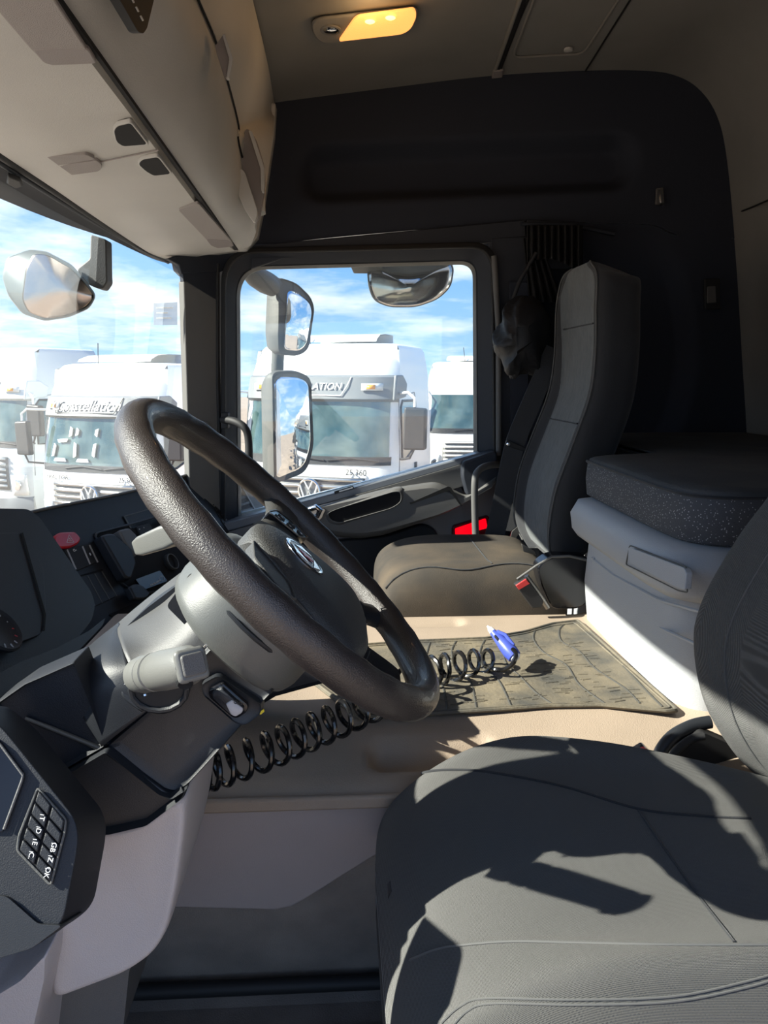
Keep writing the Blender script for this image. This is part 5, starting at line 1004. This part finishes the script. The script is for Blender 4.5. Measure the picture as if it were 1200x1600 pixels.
    for s in (-1, 1):
        hl = grid('headlamp', lambda u, v: (lambda x, z: Vector((x, fr(x, z)-.02, z)))((.88+.29*u)*s, .62+.40*v), 5, 4, 'lampw', t, solid=.03, sharp=180)
        lathe('lamp_reflector', (1.0*s, fr(1.0*s, .82)-.03, .82), (0, -1, 0), [(0, .10), (.02, .10), (.025, .08), (.01, 0)], 'chrome', hl, ns=20)
        if s == 1 or True:
            sg = prism('side_window', [((wv(z)+.004)*s, y, z) for y, z in ((.46, 2.36), (.55, 2.45), (1.12, 2.44), (1.15, 2.38), (1.13, 1.80), (.95, 1.70), (.62, 1.60), (.42, 1.60))], (.006*s, 0, 0), 'tglass', t, bevel=0)
            tube('window_frame', [((wv(z)+.008)*s, y, z) for y, z in ((.46, 2.36), (.55, 2.45), (1.12, 2.44), (1.15, 2.38), (1.13, 1.80), (.95, 1.70), (.62, 1.60), (.42, 1.60))], .02, 'tdark', sg, closed=True, ns=6)
            tube('door_gap', [((wv(z)+.001)*s, y, z) for y, z in ((.30, 1.0), (.32, 1.60), (.42, 2.52), (1.20, 2.56), (1.26, 2.40), (1.26, .9))], .008, 'tgrey', t, ns=5)
            prism('door_grip', [(1.25*s, y, z) for y, z in ((1.08, 1.30), (1.18, 1.30), (1.18, 1.50), (1.08, 1.50))], (.02*s, 0, 0), 'tdark', t, bevel=.005)
            tube('mirror_arm', [(1.20*s, .45, 2.56), (1.42*s, .18, 2.58), (1.52*s, .16, 2.50), (1.52*s, .16, 2.38)], .02, 'paint', t, ns=8)
            tube('mirror_arm', [(1.24*s, .35, 1.62), (1.45*s, .16, 1.66), (1.52*s, .16, 1.80)], .018, 'tdark', t, ns=8)
            prism('mirror_head', rpoly([((1.52-.16)*s, .10, 1.78), ((1.52+.16)*s, .14, 1.78), ((1.52+.17)*s, .14, 2.36), ((1.52-.14)*s, .10, 2.38)], .04), (0, .12, 0), 'tdark', t, bevel=.03)
            lathe('wheel', (1.0*s, 1.05, .5), (s, 0, 0), [(-.14, .3), (-.14, .46), (-.10, .5), (.16, .5), (.20, .46), (.20, .30), (.10, .26), (.10, 0)], 'tyre', t, ns=32)
    loft('bumper', [[Vector((x, fr(x, .5)-d, z)) for x in [-1.22+2.44*k/12 for k in range(13)]] for d, z in ((0, .28), (.05, .30), (.06, .55), (.02, .60), (0, .60))], 'tgrey', t, closed=False, sharp=40)
    if spoiler: 
        loft('roof_deflector', [[Vector((x*w_, y, roof+z)) for x in (-.75, -.4, 0, .4, .75)] for y, z, w_ in ((.75, .03, 1), (.78, .07, 1.0), (1.0, .14, .97), (1.4, .17, .9), (1.9, .17, .85), (1.9, .0, .85))], body, t, closed=False, sharp=50)
        tube('roof_aerial', [(-.3, .72, roof), (-.34, .8, roof+.35)], .008, 'tdark', t, ns=5)
    box('chassis', (0, 3.6, .75), (.9, 3.2, .25), 'tdark', t, bevel=.02)
    for s in (-1, 1): lathe('wheel', (1.0*s, 4.2, .5), (s, 0, 0), [(-.2, .3), (-.2, .46), (-.16, .5), (.16, .5), (.20, .46), (.20, .30), (.05, .26), (.05, 0)], 'tyre', t, ns=24)
    t.location = loc; t.rotation_euler = (0, 0, math.radians(rot)); bpy.context.view_layer.update()
    return t
truck('white truck with a grey visor lettered CONSTELLATION, partly behind the door mirror', (-.42, 11.2, GZ), -22, word='CONSTELLATION', right='25.360')
truck('white truck with the number 20 on its windscreen', (-4.17, 13.1, GZ-.34), -22, word='Constellation', digits=True, left='TRACTOR', right='25.360', roof=3.36)
truck('pale grey high roof truck at the left edge, cut off by the frame', (-7.15, 15.6, GZ-.1), -30, body='paint_g', visor='paint_g', roof=3.46, badge=False, spoiler=False, dull=True)
truck('white flat fronted truck seen at the right of the side window', (3.30, 18.4, GZ-.1), -8, visor=None, badge=False, rword='MERITOR', roof=3.25, dull=True)
trucks_m = [(7.4, 4.5), (11.6, 5.1), (15.9, 5.7)]
nm = ['white truck standing nearest in the row reflected by the door mirror', 'white truck standing second in the row reflected by the door mirror', 'white truck standing farthest in the row reflected by the door mirror']
src = None
def copy_tree(o, parent=None):
    c = o.copy(); COL.objects.link(c)
    if parent is not None: c.parent = parent
    for ch in list(o.children): copy_tree(ch, c)
    return c
for (x, y), l_ in zip(trucks_m, nm):
    if src is None: src = truck(l_, (x, y, GZ), -20, visor='tgrey', spoiler=False); c = src
    else: c = copy_tree(src); c.location = (x, y, GZ); c['label'] = l_

# the wheel, column and lower panels sit a little nearer to the open door than traced
for nme in ('steering_wheel', 'steering_column', 'knee_bolster', 'lower_cover', 'side_switch_panel'):
    o = bpy.data.objects[nme]; o.location *= .88; o.scale = (.88, .88, .88)
